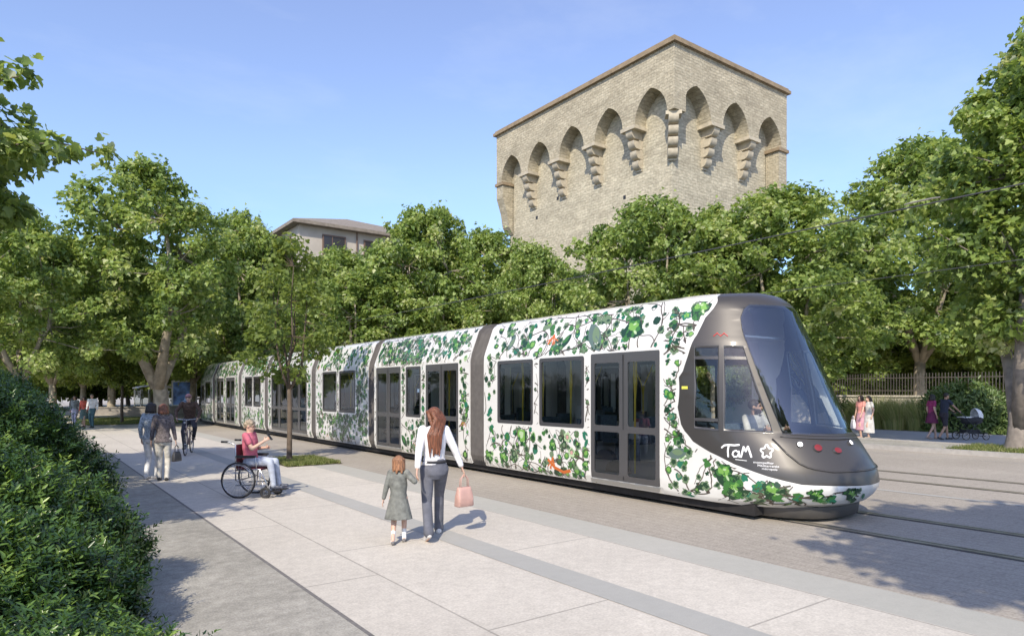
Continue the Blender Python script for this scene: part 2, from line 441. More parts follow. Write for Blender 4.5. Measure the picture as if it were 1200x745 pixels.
class Livery:
    """printed leaves and vines laid 1-4 mm proud of a body surface"""
    def __init__(s, fn, ok): s.late = False; s.fn = fn; s.ok = ok; s.m = MB(); s.k = 0
    def off(s): s.k += 1; return (.0012 + (s.k % 400) * 6e-6) if not s.late else .0042 + ((s.k - 401) % 600) * 6e-6
    def poly(s, P, mi):
        o = s.off()
        c = (sum(p[0] for p in P) / len(P), sum(p[1] for p in P) / len(P))
        s.m.add([s.fn(c[0], c[1], o)] + [s.fn(p[0], p[1], o) for p in P], [(0, i + 1, (i + 1) % len(P) + 1) for i in range(len(P))], mi)
    def leaf(s, x, y, r, kind, mi, rot=None, inner=None, force=False, asp=1):
        if rot is None: rot = random.uniform(0, 6.28)
        P = [(x + a, y + b * asp) for a, b in ivy(kind, r, rot)]
        if not all(s.ok(*p) for p in P): return False
        s.poly(P, mi)
        if inner: 
            ox, oy = random.uniform(-.12, .12) * r, random.uniform(.0, .2) * r
            s.poly([(x + ox + a, y + oy + b * asp) for a, b in ivy(kind, r * .58, rot + .2)], inner)
        return True
    def strip(s, pts, wd, mi):
        for a, b in zip(pts, pts[1:]):
            if not (s.ok(*a) and s.ok(*b)): continue
            dx, dy = b[0] - a[0], b[1] - a[1]; l = math.hypot(dx, dy) or 1; nx, ny = -dy / l * wd / 2, dx / l * wd / 2
            o = s.off()
            s.m.add([s.fn(a[0] - nx, a[1] - ny, o), s.fn(b[0] - nx, b[1] - ny, o), s.fn(b[0] + nx, b[1] + ny, o), s.fn(a[0] + nx, a[1] + ny, o)], [(0, 1, 2, 3)], mi)
    def vine(s, x, y, a, n, wd=.021, step=.055, depth=0, leaves=.45, sc=1.0):
        pts = [(x, y)]
        turn = random.uniform(-.25, .25)
        for i in range(n):
            turn = turn * .8 + random.uniform(-.22, .22); a += turn
            x += step * math.cos(a); y += step * math.sin(a); pts.append((x, y))
            if depth < 2 and random.random() < .12: s.vine(x, y, a + random.choice((-1, 1)) * random.uniform(.6, 1.1), int(n * .5), wd * .7, step, depth + 1, leaves, sc)
            if random.random() < leaves * .5:
                la = a + random.choice((-1, 1)) * 1.2; d = .05 * sc
                lx, ly = x + d * math.cos(la), y + d * math.sin(la)
                r = random.uniform(.032, .068) * sc
                s.leaf(lx, ly, r, random.choice(('ivy', 'round', 'heart')), random.choice((MUTED, GREEN, GREEN, DARK, DARK, TEAL)), la, random.choice((None, LIME, MUTED, DARK)))
        s.strip(pts, wd, VINE)
    def fill(s, x0, x1, y0, y1, dens=1.0, big=1.0, sc=1.0):
        A = (x1 - x0) * (y1 - y0)
        for _ in range(int(A * 2.0 * min(dens, 1.5))): s.vine(random.uniform(x0, x1), random.uniform(y0, y1), random.uniform(0, 6.28), random.randint(18, 40), leaves=.26, sc=sc)
        pts = []
        for _ in range(int(A * 60 * dens)):
            x, y = random.uniform(x0, x1), random.uniform(y0, y1)
            if any((x - a) ** 2 + (y - b) ** 2 < (.135 * sc) ** 2 for a, b in pts): continue
            pts.append((x, y)); r = random.uniform(.038, .072) * sc; k = random.random()
            if k < .62: s.leaf(x, y, r, 'flower', MUTED, None, DARK)
            elif k < .68: s.leaf(x, y, r * 1.1, 'round', PALE, None, GREEN)
            else: s.leaf(x, y, r * 1.15, random.choice(('round', 'heart', 'ivy')), random.choice((GREEN, DARK, TEAL)), None, random.choice((LIME, GREEN, None)))
        for _ in range(int(A * 1.3 * big)):
            x, y = random.uniform(x0, x1), random.uniform(y0, y1); k = random.random(); r = random.uniform(.11, .22)
            if k < .35: s.big(x, y, r)
            elif k < .6: s.leaf(x, y, r * 1.1, 'oval', DARK, None, GREEN)
            elif k < .85: s.teal(x, y, r)
            elif k < .95: s.leaf(x, y, r, 'oval', SLATE, None, MUTED)
            else: s.spray(x, y, ORANGE, 3, .1)
    def big(s, x, y, r):
        for _ in range(7):
            if s.leaf(x, y, r, 'heart', DARK, None): break
            r *= .88; x += .015
        else: return
        if r:
            for _ in range(5): a_ = random.uniform(0, 6.28); s.leaf(x + .8 * r * math.cos(a_), y + .8 * r * math.sin(a_), r * .34, 'round', random.choice((DARK, GREEN)))
            s.leaf(x + .08 * r, y + .1 * r, r * .86, 'ivy', GREEN)
            s.leaf(x - .1 * r, y + .2 * r, r * .5, 'ivy', LIME)
            s.leaf(x + .35 * r, y + .3 * r, r * .30, 'heart', LIME)
            s.leaf(x + .2 * r, y - .35 * r, r * .38, 'ivy', DARK)
            s.leaf(x - .3 * r, y - .25 * r, r * .26, 'oval', PALE)
            s.leaf(x - .05 * r, y + .42 * r, r * .18, 'oval', PALE)
    def teal(s, x, y, r):
        for _ in range(6):
            a = random.uniform(0, 6.28); d = random.uniform(0, r)
            s.leaf(x + d * math.cos(a), y + d * math.sin(a) * 1.4, random.uniform(.3, .55) * r, random.choice(('ivy', 'oval')), random.choice((TEAL, TEAL, GREEN, DARK)))
    def spray(s, x, y, mi, n, l):
        for _ in range(n):
            a = random.uniform(-2.4, -.8); pts = [(x, y)]
            px, py = x, y
            for i in range(6): px += l * .3 * math.cos(a); py += l * .3 * math.sin(a); a += random.uniform(-.3, .3); pts.append((px, py))
            s.strip(pts, .022, mi)
    def stroke(s, pts, wd, mi, loop=False):
        """rounded pen stroke"""
        P = list(pts) + ([pts[0]] if loop else [])
        s.strip(P, wd, mi)
        for p in P: 
            if s.ok(*p): s.poly([(p[0] + wd / 2 * math.cos(t), p[1] + wd / 2 * math.sin(t)) for t in [k * math.pi / 5 for k in range(10)]], mi)

tram = empty('tram', (0, 0, 0), label='long white tram printed with green leaves and vines, grey cab, standing on the near track', cat='tram')

def put(name, m, mats, parent, smooth=False, clean=True):
    return m.obj(name, mats, parent, smooth, clean=clean)

def straight_car(y0, y1, wins, dens=1.0, big=1.0, sc=1.0, extra=None, name='car_body', shift=None, livery_rng=None, taper=None):
    """one articulated section; wins = (ya, yb, za, zb, kind) on the near side"""
    fn0 = (lambda x, s, o=0, mir=1: sideS(x, s, o, mir)) if taper is None else taper
    loops = []; info = []
    for ya, yb, za, zb, kind in wins:
        sa, sb = s_of_z(za), s_of_z(zb)
        W = rrect(ya, yb, sa, sb, .05 if kind == 'window' else .03)
        gl = []
        if kind == 'window':
            gl.append((rrect(ya + .065, yb - .065, sa + .07, sb - .07, .05), 'g'))
        else:
            mid = (ya + yb) / 2
            for a, b in ((ya, mid - .01), (mid + .01, yb)):
                k = (b - a); fr = .085 if k > .5 else .055
                gl.append((rrect(a + fr, b - fr, s_of_z(1.25), sb - .17, .04), 'd'))
                gl.append((rrect(a + fr, b - fr, sa + .10, s_of_z(1.14), .04), 'd'))
        loops.append(W); loops.extend(g[0] for g in gl); info.append((W, gl, kind))
    dx = .16 if sc <= 1 else .3
    v2, tris = triangulate(y0, y1, 0, SM, loops, dx, .12, ys=ps)
    body = []; per = [([], []) for _ in info]
    for t in tris:
        cx = sum(v2[i][0] for i in t) / 3; cy = sum(v2[i][1] for i in t) / 3
        hit = None
        for k, (W, gl, kind) in enumerate(info):
            if inpoly(cx, cy, W):
                hit = k; per[k][1 if any(inpoly(cx, cy, g) for g, _ in gl) else 0].append(t); break
        if hit is None: body.append(t)
    m = MB()
    for mir in (1, -1):
        vs, fs = sub_mesh(v2, body, lambda x, s: fn0(x, s, 0, mir), flip=(mir == 1)); m.add(vs, fs, 0)
    # closed car ends, 6 cm thick rim
    for ye in (y0, y1):
        n = 26; ring = []
        for i in range(n + 1): ring.append(i / n * SM)
        vo = [fn0(ye, s, 0, 1) for s in ring] + [fn0(ye, s, 0, -1) for s in reversed(ring[:-1])]
        vi = [Vector((XC + (p.x - XC) * .82, p.y, .35 + (p.z - .2) * .86)) for p in vo]
        nn = len(vo); m.add(vo + vi, [(i, (i + 1) % nn, nn + (i + 1) % nn, nn + i) for i in range(nn - 1)], 0)
    # livery
    def ok(x, s):
        if not (y0 + .02 < x < y1 - .02 and .02 < s < ps[9]): return False
        for ya, yb, za, zb, kind in wins:
            if ya - .03 < x < yb + .03 and s_of_z(za) - .03 < s < s_of_z(zb) + .03: return False
        return True
    lv = Livery(lambda x, s, o: fn0(x, s, o, 1), ok)
    lv.fill(y0, y1, 0, ps[9], dens, big, sc)
    if extra: lv.k = 401; lv.late = True; extra(lv)
    bm_ = MB(); bm_.add(m.v, m.f, 0)
    b0 = len(bm_.v); bm_.v.extend(lv.m.v); bm_.f.extend(tuple(b0 + i for i in f) for f in lv.m.f); bm_.m.extend(lv.m.m)
    bo = bm_.obj(name, BODYM, tram, False, clean=False)
    for (W, gl, kind), (fr, gs) in zip(info, per):
        for mir in (1, -1):
            w_ = MB()
            vs, fs = sub_mesh(v2, fr, lambda x, s: fn0(x, s, .004, mir), flip=(mir == 1)); w_.add(vs, fs, 0)
            vs, fs = sub_mesh(v2, gs, lambda x, s: fn0(x, s, -.012, mir), flip=(mir == 1)); w_.add(vs, fs, 1)
            # reveal depth round the glass
            for g, _ in gl:
                n = len(g)
                w_.add([fn0(p[0], p[1], .004, mir) for p in g] + [fn0(p[0], p[1], -.03, mir) for p in g], [(i, (i + 1) % n, n + (i + 1) % n, n + i) for i in range(n)], 0)
            xs = [p[0] for p in W]
            if kind == 'door':
                mid = (min(xs) + max(xs)) / 2; sa_, sb_ = s_of_z(.34), s_of_z(2.47)
                w_.add([fn0(mid - .012, sa_, .012, mir), fn0(mid + .012, sa_, .012, mir), fn0(mid + .012, sb_, .012, mir), fn0(mid - .012, sb_, .012, mir)], [(0, 1, 2, 3)], 2)
                s0 = s_of_z(.25); s1 = s_of_z(.30)
                w_.add([fn0(min(xs), s0, .03, mir), fn0(max(xs), s0, .03, mir), fn0(max(xs), s1, .03, mir), fn0(min(xs), s1, .03, mir),
                        fn0(min(xs), s1, 0, mir), fn0(max(xs), s1, 0, mir)], [(0, 1, 2, 3), (3, 2, 5, 4)], 3)
            w_.obj('door' if kind == 'door' else 'window', [M['door_grey'] if kind == 'door' else M['frame_grey'], M['doorglass'] if kind == 'door' else M['glass'], M['black'], M['silver']], bo, clean=False)
    return bo

Zw0, Zw1 = 1.17, 2.49
def w_(pa, pb): return (YT(pb), YT(pa), Zw0, Zw1, 'window')
def d_(pa, pb, zt=2.51): return (YT(pb), YT(pa), .31, zt, 'door')
Y1 = YT(567)
def P2(px, py):                      # photo pixel on the tram side -> (Y, s)
    t = (px - 600) / F; D = TX / (FX + FY * t); z = H - (py - 458) * D / F
    X = TX
    if z > 2.6:
        for _ in range(4):
            wq = float(np.interp(z, pz[:-1], pw[:-1])); X = XC - wq; D = X / (FX + FY * t); z = H - (py - 458) * D / F
    return D * (FY - FX * t), s_of_z(z)
def front_extra(lv):
    def b(px, py, r): lv.big(*P2(px, py), r)
    b(742, 386, .23); b(803, 358, .12); b(640, 368, .06)
    for px, py, r, rot in ((579, 388, .25, 1.1), (661, 373, .24, 1.0), (697, 394, .36, 2.2), (600, 402, .2, 1.3)):
        lv.leaf(*P2(px, py), r, 'oval', SLATE if px in (697, 600) else DARK, -rot if px == 697 else math.pi - rot, MUTED if px in (697, 600) else GREEN)
    for px, py, r in ((627, 380, .17), (622, 392, .12), (574, 480, .2), (576, 500, .18), (690, 520, .18), (566, 460, .12), (730, 405, .09), (688, 440, .06), (682, 505, .12)): lv.teal(*P2(px, py), r)
    for _ in range(3): lv.spray(*P2(650, 392), ORANGE, 3, .13)
    lv.spray(*P2(648, 535), ORANGE, 6, .14)
    x, y = P2(660, 550); lv.strip([(x + .45, y + .16), (x + .25, y + .02), (x, y - .05), (x - .2, y)], .06, ORANGE)
    b(573, 535, .13); b(613, 515, .13); b(648, 522, .11); b(700 - 12, 545, .12)
    lv.leaf(*P2(611, 510), .15, 'heart', LIME, 2.4, PALE)
    for px, py in ((665, 512), (670, 530), (785, 400)):
        x, y = P2(px, py); lv.leaf(x, y, .10, 'flower', PALE, None, MUTED); lv.leaf(x, y, .04, 'round', PINK)
straight_car(CY0 + .0, Y1, [w_(583, 624.5), w_(632, 684.5), d_(692.5, 773)], 1.2, .6, 1.32, front_extra)
gaps = []
cars = [(YT(438.5), YT(550.5), [d_(441, 469.5), w_(475.5, 493), d_(499, 537)], 1.6),
        (YT(370), YT(431.5), [w_(378, 394.5), w_(397.5, 416)], 1.7),
        (YT(314), YT(364.5), [d_(318, 337), d_(341.5, 359.5)], 1.7),
        (YT(283), YT(309.5), [w_(287, 295.5), w_(297, 305.5)], 1.7),
        (YT(252), YT(279), [d_(254, 262), d_(265, 275)], 1.5)]
prev = Y1
for yfar, ynear, wins, dens in cars:
    gaps.append((prev, ynear)); straight_car(ynear, yfar, wins, dens, 2.6, 1.35); prev = yfar
# last section with the rear nose tapering
yL0, yL1 = YT(249), YT(228)
gaps.append((prev, yL0))
def tapered(x, s, o=0, mir=1):
    p = sideS(x, s, o, mir); u = max(0, (x - (yL1 - 2.6)) / 2.6)
    k = 1 - .45 * u ** 3; 
    return Vector((XC + (p.x - XC) * k, p.y, .2 + (p.z - .2) * (1 - .26 * u ** 2.2)))
straight_car(yL0, yL1, [(yL0 + .5, yL0 + 1.7, Zw0, 2.35, 'window'), (yL0 + 2.0, yL0 + 3.0, Zw0, 2.2, 'window')], 1.5, 2.2, 1.35, taper=tapered)
# bellows between the cars: pleated ring following the section
for a, b in gaps:
    m = MB(); n = max(6, int((b - a) / .07) * 2); rings = []; ns = 22
    big_gap = (b - a) > .7
    for i in range(n + 1):
        y = a + (b - a) * i / n; k = .965 - (.018 if i % 2 else 0)
        if i in (0, n): k = .985
        r_ = []
        for mir in (1, -1):
            ss = [j / ns * SM for j in range(ns + 1)]
            if mir == -1: ss = list(reversed(ss))[1:]
            for s in ss:
                p = sideS(y, s, 0, mir); r_.append(Vector((XC + (p.x - XC) * k, y, .2 + (p.z - .2) * (k + .01) + .03)))
        rings.append(r_)
    L_ = len(rings[0]); m.add([p for r_ in rings for p in r_], [(i * L_ + j, i * L_ + j + 1, (i + 1) * L_ + j + 1, (i + 1) * L_ + j) for i in range(n) for j in range(L_ - 1)], 0)
    m.obj('bellows', M['bellows'], tram, clean=False)
# underframe, bogie fairing
m = MB(); m.box(XC - 1.16, XC + 1.16, 5.6, yL1 - .5, .07, .27); m.box(XC - 1.22, XC + 1.22, 6.5, yL1 - 1.2, .18, .3)
m.obj('underframe', M['under'], tram)
for yb in (9.6, 20.3, 31.0, 38.6):
    for yy in (yb - .9, yb + .9):
        for xx in (8.83, 10.29):
            mm = MB(); mm.tube([(xx - .06, yy, .30), (xx + .06, yy, .30)], .29, 20); mm.obj('wheel', M['under'], tram)
# ------------------------------------------------------------------ cab
def QZ(Y, z): return (q_of(Y, z), s_of_z(z))
def CABPX(px, py):
    """nearest cab surface parameter seen at a photo pixel (from the front left)"""
    best = None
    for q0, q1, s0, s1, n in ((0, 1, .3, 3.3, 44), ):
        qc, sc_, dq, ds = .5, 1.8, .5, 1.5
        for it in range(7):
            best = None
            for i in range(11):
                for j in range(11):
                    q = min(1.3, max(0, qc + dq * (i - 5) / 5)); s = min(SM, max(0, sc_ + ds * (j - 5) / 5))
                    p = cabS(q, s); D = FX * p.x + FY * p.y; L_ = FY * p.x - FX * p.y
                    e = (600 + F * L_ / D - px) ** 2 + (458 - F * (p.z - H) / D - py) ** 2
                    if best is None or e < best[0]: best = (e, q, s)
            qc, sc_ = best[1], best[2]; dq *= .35; ds *= .35
    return (qc, sc_)
def pxloop(P, d=9): return [CABPX(*p) for p in densify(P, d)]
dpx = [(840.5, 354), (826.5, 372), (816.4, 392.5), (806, 416.7), (800, 435), (796, 455), (794, 477), (798, 497), (812, 517), (826, 526), (840.5, 533.5), (860, 543.5), (881, 551.6), (901, 558.5), (921, 563.7), (940, 567.8)]
dq = [CABPX(*p) for p in dpx]
q0, s0_ = dq[0]
side = [(q_of(6.58, 3.428), SM), (q_of(6.55, 3.41), s_of_z(3.41)), (q_of(6.50, 3.36), s_of_z(3.36))] + [p for p in dq if p[1] < s_of_z(3.30)]
darkP = side + [(.9, s_of_z(.545)), (1.0, s_of_z(.54)), (1.1, s_of_z(.545))] + [(2 - q, s) for q, s in reversed(side)]
# windscreen
wsl = [CABPX(*p) for p in ((917, 508.5), (911, 494), (905, 480), (897, 460), (889, 440), (882, 421), (875, 402), (869, 384), (867.5, 372), (871, 362), (878, 356.5))]
zt_s = s_of_z(3.17)
wsP = list(wsl) + [(wsl[-1][0] + (2 - 2 * wsl[-1][0]) * k / 10, wsl[-1][1] + (zt_s - wsl[-1][1]) * min(1, 2.2 * k / 10, 2.2 * (10 - k) / 10)) for k in range(1, 10)]
sb0 = wsl[0][1]; sbc = s_of_z(1.20)
wsP += [(2 - q, s) for q, s in reversed(wsl)] + [((2 - wsl[0][0]) - (2 - 2 * wsl[0][0]) * k / 10, sb0 + (sbc - sb0) * math.sin(math.pi * k / 10)) for k in range(1, 10)]
cw1 = [(813.6, 405), (842.5, 404.5), (842.5, 505), (813.6, 502)]
cw2 = [(847.8, 404.5), (871, 405), (877, 424), (887, 452), (897, 479), (907, 508), (847.8, 505)]
cwl = [pxloop(cw1), pxloop(cw2)]
cwl_m = [[(2 - q, s) for q, s in P] for P in cwl]
allow = [wsP] + cwl + cwl_m
v2, tris = triangulate(0, 2, 0, SM, [darkP] + allow, .045, .09, ys=ps)
reg = {'white': [], 'dark': [], 'ws': [], 'c0': [], 'c1': [], 'c2': [], 'c3': []}
for t in tris:
    cx = sum(v2[i][0] for i in t) / 3; cy = sum(v2[i][1] for i in t) / 3
    if inpoly(cx, cy, wsP): reg['ws'].append(t)
    elif any(inpoly(cx, cy, P) for P in cwl + cwl_m):
        for k, P in enumerate(cwl + cwl_m):
            if inpoly(cx, cy, P): reg['c%d' % k].append(t)
    elif inpoly(cx, cy, darkP): reg['dark'].append(t)
    else: reg['white'].append(t)
bm_ = MB()
vs, fs = sub_mesh(v2, reg['white'] + reg['dark'], lambda q, s: cabS(q, s)); 
nw = len(reg['white'])
bm_.add(vs, fs, 0)
for i in range(nw, len(fs)): bm_.m[i] = IC
def okc(q, s):
    if not (.012 < q < .999 and .02 < s < ps[9] - .02) or inpoly(q, s, darkP): return False
    # stay a little off the grey field
    return not any(inpoly(q + dq, s + ds, darkP) for dq, ds in ((.012, 0), (-.012, 0), (0, .02), (.012, .02)))
class CL(Livery):
    def leaf(s, x, y, r, kind, mi, rot=None, inner=None, force=False, asp=1):
        # x, y given as (Y, s) on the side view for q<..., converted
        if rot is None: rot = random.uniform(0, 6.28)
        P = [s.conv(x + a, y + b) for a, b in ivy(kind, r, rot)]
        if not all(s.ok(*p) for p in P): return False
        s.poly(P, mi)
        if inner: s.poly([s.conv(x + a, y + .1 * r + b) for a, b in ivy(kind, r * .58, rot + .2)], inner)
        return True
    def conv(s, Y, ss):
        """(arc length behind Y0, s) -> q : equal-length steps over the rounded nose"""
        l = CY0 - Y
        tab = s.tab(ss); return (float(np.interp(l, tab, QQ)), ss)
    def tab(s, ss):
        k = round(min(max(ss, 0), SM) / .1)
        if k not in TAB:
            pts = [cabS(q, min(k * .1, SM)) for q in QQ]; d = [0]
            for a, b in zip(pts, pts[1:]): d.append(d[-1] + (b - a).length)
            TAB[k] = d
        return TAB[k]
    def strip(s, pts, wd, mi):
        for a, b in zip(pts, pts[1:]):
            dx, dy = b[0] - a[0], b[1] - a[1]; l = math.hypot(dx, dy) or 1; nx, ny = -dy / l * wd / 2, dx / l * wd / 2
            P = [s.conv(a[0] - nx, a[1] - ny), s.conv(b[0] - nx, b[1] - ny), s.conv(b[0] + nx, b[1] + ny), s.conv(a[0] + nx, a[1] + ny)]
            if not all(s.ok(*p) for p in P): continue
            o = s.off(); s.m.add([s.fn(p[0], p[1], o) for p in P], [(0, 1, 2, 3)], mi)
QQ = list(np.linspace(0, 1, 41)); TAB = {}
lv = CL(lambda q, s, o: cabS(q, s, o + .001), okc)
lv.fill(3.6, CY0, 0, ps[9], 3.0, .3, 1.25)
lv.k = 401; lv.late = True
lv.big(*P2(819, 362), .20); lv.big(*P2(785, 560), .17); lv.big(*P2(849, 556), .18)
lv.big(5.30, s_of_z(.46), .14); lv.big(4.72, s_of_z(.42), .10); lv.big(4.2, s_of_z(.42), .12)
lv.teal(*P2(782, 425), .12); lv.teal(*P2(786, 400), .1)
for Yc in (5.0, 4.5, 3.95): lv.leaf(Yc, s_of_z(.38), .07, 'oval', TEAL, None, GREEN); lv.leaf(Yc - .2, s_of_z(.45), .06, 'ivy', DARK, None, GREEN)
# lettering on the grey side: TaM, star emblem and three small lines
def okd(q, s): return True
lt = CL(lambda q, s, o: cabS(q, s, o + .002), okd)
def pen(pts, wd, closed=False):
    """pts in photo px on the cab side; converted through the real cab surface"""
    out = []
    for px, py in pts: out.append(CABPX(px, py))
    P = out + ([out[0]] if closed else [])
    for a, b in zip(P, P[1:]):
        A = cabS(*a, .004); B = cabS(*b, .004)
        d = (B - A); l = d.length
        if l < 1e-6: continue
        m_ = cabS((a[0] + b[0]) / 2, (a[1] + b[1]) / 2); n = (cabS(*a, .01) - cabS(*a)).normalized(); sd = d.cross(n).normalized() * wd / 2
        lt.m.add([A - sd, B - sd, B + sd, A + sd], [(0, 1, 2, 3)], ID)
    for a in P:
        A = cabS(*a, .0045); n = (cabS(*a, .01) - cabS(*a)).normalized(); u = n.orthogonal().normalized(); v = n.cross(u)
        lt.m.add([A + u * (wd / 2 * math.cos(t)) + v * (wd / 2 * math.sin(t)) for t in [k * math.pi / 5 for k in range(10)]], [tuple(range(10))], ID)
W1 = .026
pen([(846, 524), (849, 521.5), (854, 521), (861, 521.5), (866, 521)], W1)
pen([(854, 522), (853, 528), (853.5, 534.5)], W1)
pen([(865, 529.5), (862.5, 527.5), (859.5, 529), (858.5, 532), (860.5, 535), (864, 534.5), (866, 531), (866, 528.5), (866.5, 535)], W1 * .85)
pen([(868.5, 535), (870, 529), (871.5, 523.5), (874, 528.5), (876.5, 523), (878.5, 528.5), (880.5, 535)], W1)
pen([(862, 538), (868, 538.8), (875, 539.6)], .008)
star = []
for k in range(5):
    for dr, da in ((6.6, 0), (3.6, 36)):
        a = R(-90 + 72 * k + da); star.append((898.5 + dr * math.cos(a) * .95, 529 + dr * 1.06 * math.sin(a)))
# five rounded petals outline
sp = []
for k in range(60):
    a = 2 * math.pi * k / 60; r_ = 6.0 + 1.5 * math.cos(5 * (a + math.pi / 2)); sp.append((898.5 + r_ * math.cos(a), 529 + r_ * 1.08 * math.sin(a)))
pen(sp[::2], .022, True)
b0 = len(bm_.v); bm_.v.extend(lv.m.v); bm_.f.extend(tuple(b0 + i for i in f) for f in lv.m.f); bm_.m.extend(lv.m.m)
b0 = len(bm_.v); bm_.v.extend(lt.m.v); bm_.f.extend(tuple(b0 + i for i in f) for f in lt.m.f); bm_.m.extend(lt.m.m)
# small lettering under the star
def cab_text(txt, px, py, hpx, wpx):
    cu = bpy.data.curves.new('t', 'FONT'); cu.body = txt; cu.size = 1; ob = bpy.data.objects.new('t', cu); COL.objects.link(ob)
    me = bpy.data.meshes.new_from_object(ob.evaluated_get(bpy.context.evaluated_depsgraph_get())); bpy.data.objects.remove(ob)
    xs = [v.co.x for v in me.vertices]; x0, x1 = min(xs), max(xs)
    cache = {}
    a, b = CABPX(px, py), CABPX(px + wpx, py + 1.5); c = CABPX(px, py - hpx)
    vs = []
    for v in me.vertices:
        u = (v.co.x - x0) / (x1 - x0); k = v.co.y / .72
        q = a[0] + (b[0] - a[0]) * u + (c[0] - a[0]) * k; s = a[1] + (b[1] - a[1]) * u + (c[1] - a[1]) * k
        vs.append(cabS(q, s, .004))
    bm_.add(vs, [tuple(p.vertices) for p in me.polygons], ID)
    bpy.data.curves.remove(cu)
cab_text('montpellier', 883, 542.3, 2.6, 24)
cab_text('Méditerranée', 888, 546.2, 2.6, 25)
cab_text('métropole', 893, 549.8, 2.4, 18)
cab = bm_.obj('cab', BODYM, tram, False, clean=False)
nb = len(fs); sm = [i < nb for i in range(len(cab.data.polygons))]; cab.data.polygons.foreach_set('use_smooth', sm)
def surf_part(name, tl, mats, off=0, parent=cab, extra=None):
    m = MB(); vs, f_ = sub_mesh(v2, tl, lambda q, s: cabS(q, s, off)); m.add(vs, f_, 0)
    if extra: extra(m)
    return m.obj(name, mats, parent, True, clean=False)
def rim(P, m, mi, off0=.006, wd=.03):
    n = len(P); cx = sum(p[0] for p in P) / n; cy = sum(p[1] for p in P) / n
    A = [cabS(p[0], p[1], off0) for p in P]
    C = sum(A, Vector()) / n
    B = [a + (C - a).normalized() * wd for a in A]
    D_ = [cabS(p[0], p[1], -.03) for p in P]
    D_ = [d + (C - d).normalized() * wd for d in D_]
    m.add(A + B + D_, [(i, (i + 1) % n, n + (i + 1) % n, n + i) for i in range(n)] + [(n + i, n + (i + 1) % n, 2 * n + (i + 1) % n, 2 * n + i) for i in range(n)], mi)
wsD = densify(wsP, .06)
ws = surf_part('windscreen', reg['ws'], [M['windscreen'], M['frame_grey']], 0, cab, lambda m: rim(wsD, m, 1, .006, .04))
for k in range(4):
    surf_part('side_window', reg['c%d' % k], [M['doorglass'], M['frame_grey']], 0, cab, lambda m, k=k: (rim(densify((cwl + cwl_m)[k], .06), m, 1, .006, .035)))
# horizontal bars of the cab side windows
for xa, xb, ya, yb_ in ((814, 842, 419, 419), (848, 875, 419, 419.5), (814, 842, 491, 492)):
    m = MB(); row = []
    for i in range(7):
        q, s = CABPX(xa + (xb - xa) * i / 6, ya + (yb_ - ya) * i / 6); row += [cabS(q, s - .024, .003), cabS(q, s + .024, .003)]
    m.add(row, [(2 * i, 2 * i + 2, 2 * i + 3, 2 * i + 1) for i in range(6)]); m.obj('window_bar', M['frame_grey'], cab, clean=False)
# a-pillar inner trim and wiper, headlights, marker lights
def disc_on(name, px, py, rx, rz, mats, depth=.02, parent=cab, seg=20):
    q, s = CABPX(px, py); c = cabS(q, s, .004); n = (cabS(q, s, .02) - cabS(q, s)).normalized()
    u = n.cross(Vector((0, 0, 1))).normalized(); v = n.cross(u)
    m = MB(); 
    for k, (o, r_) in enumerate(((0, 1.25), (depth, 1.15), (depth * .6, .95))):
        pass
    R1 = [c + u * (rx * 1.22 * math.cos(t)) + v * (rz * 1.22 * math.sin(t)) for t in [2 * math.pi * k / seg for k in range(seg)]]
    R2 = [c + n * depth + u * (rx * math.cos(t)) + v * (rz * math.sin(t)) for t in [2 * math.pi * k / seg for k in range(seg)]]
    R0 = [c - n * .03 + u * (rx * 1.25 * math.cos(t)) + v * (rz * 1.25 * math.sin(t)) for t in [2 * math.pi * k / seg for k in range(seg)]]
    m.add(R0 + R1, [(i, (i + 1) % seg, seg + (i + 1) % seg, seg + i) for i in range(seg)], 1)
    m.add(R1 + R2, [(i, (i + 1) % seg, seg + (i + 1) % seg, seg + i) for i in range(seg)], 1)
    dome = [c + n * (depth + .008)]
    m.add(R2 + dome, [(i, (i + 1) % seg, seg) for i in range(seg)], 0)
    return m.obj(name, mats, parent, clean=False)
disc_on('headlight', 937, 521, .036, .036, [M['lamp'], M['frame_grey']])
disc_on('headlight', 996, 519, .034, .034, [M['lamp'], M['frame_grey']])
disc_on('marker_light', 958, 525, .056, .050, [M['redlens'], M['frame_grey']])
disc_on('marker_light', 981, 528, .060, .042, [M['redlens'], M['frame_grey']])
# nose moulding lines: a raised lip running round the nose under the lights
def lip(name, pts, r, mat):
    m = MB(); m.tube([cabS(q, s, .004) for q, s in pts], r, 6); m.obj(name, mat, cab, True)
lp = [CABPX(905, 514), CABPX(918, 527), CABPX(932, 541), CABPX(950, 549), CABPX(975, 553)]
qs = [p[0] for p in lp]; ss_ = [p[1] for p in lp]
pts = [(q, float(np.interp(q, qs, ss_))) for q in np.linspace(qs[0], 1.0, 16)]
pts = pts + [(2 - q, s) for q, s in reversed(pts[:-1])]
lip('nose_moulding', pts, .013, M['cab_grey'])
qa = wsl[0][0] - .02; pts2 = [(q, sb0 - .035 + (sbc - sb0) * math.sin(math.pi * (q - qa) / (2 - 2 * qa))) for q in np.linspace(qa, 2 - qa, 30)]
lip('windscreen_sill', pts2, .009, M['frame_grey'])
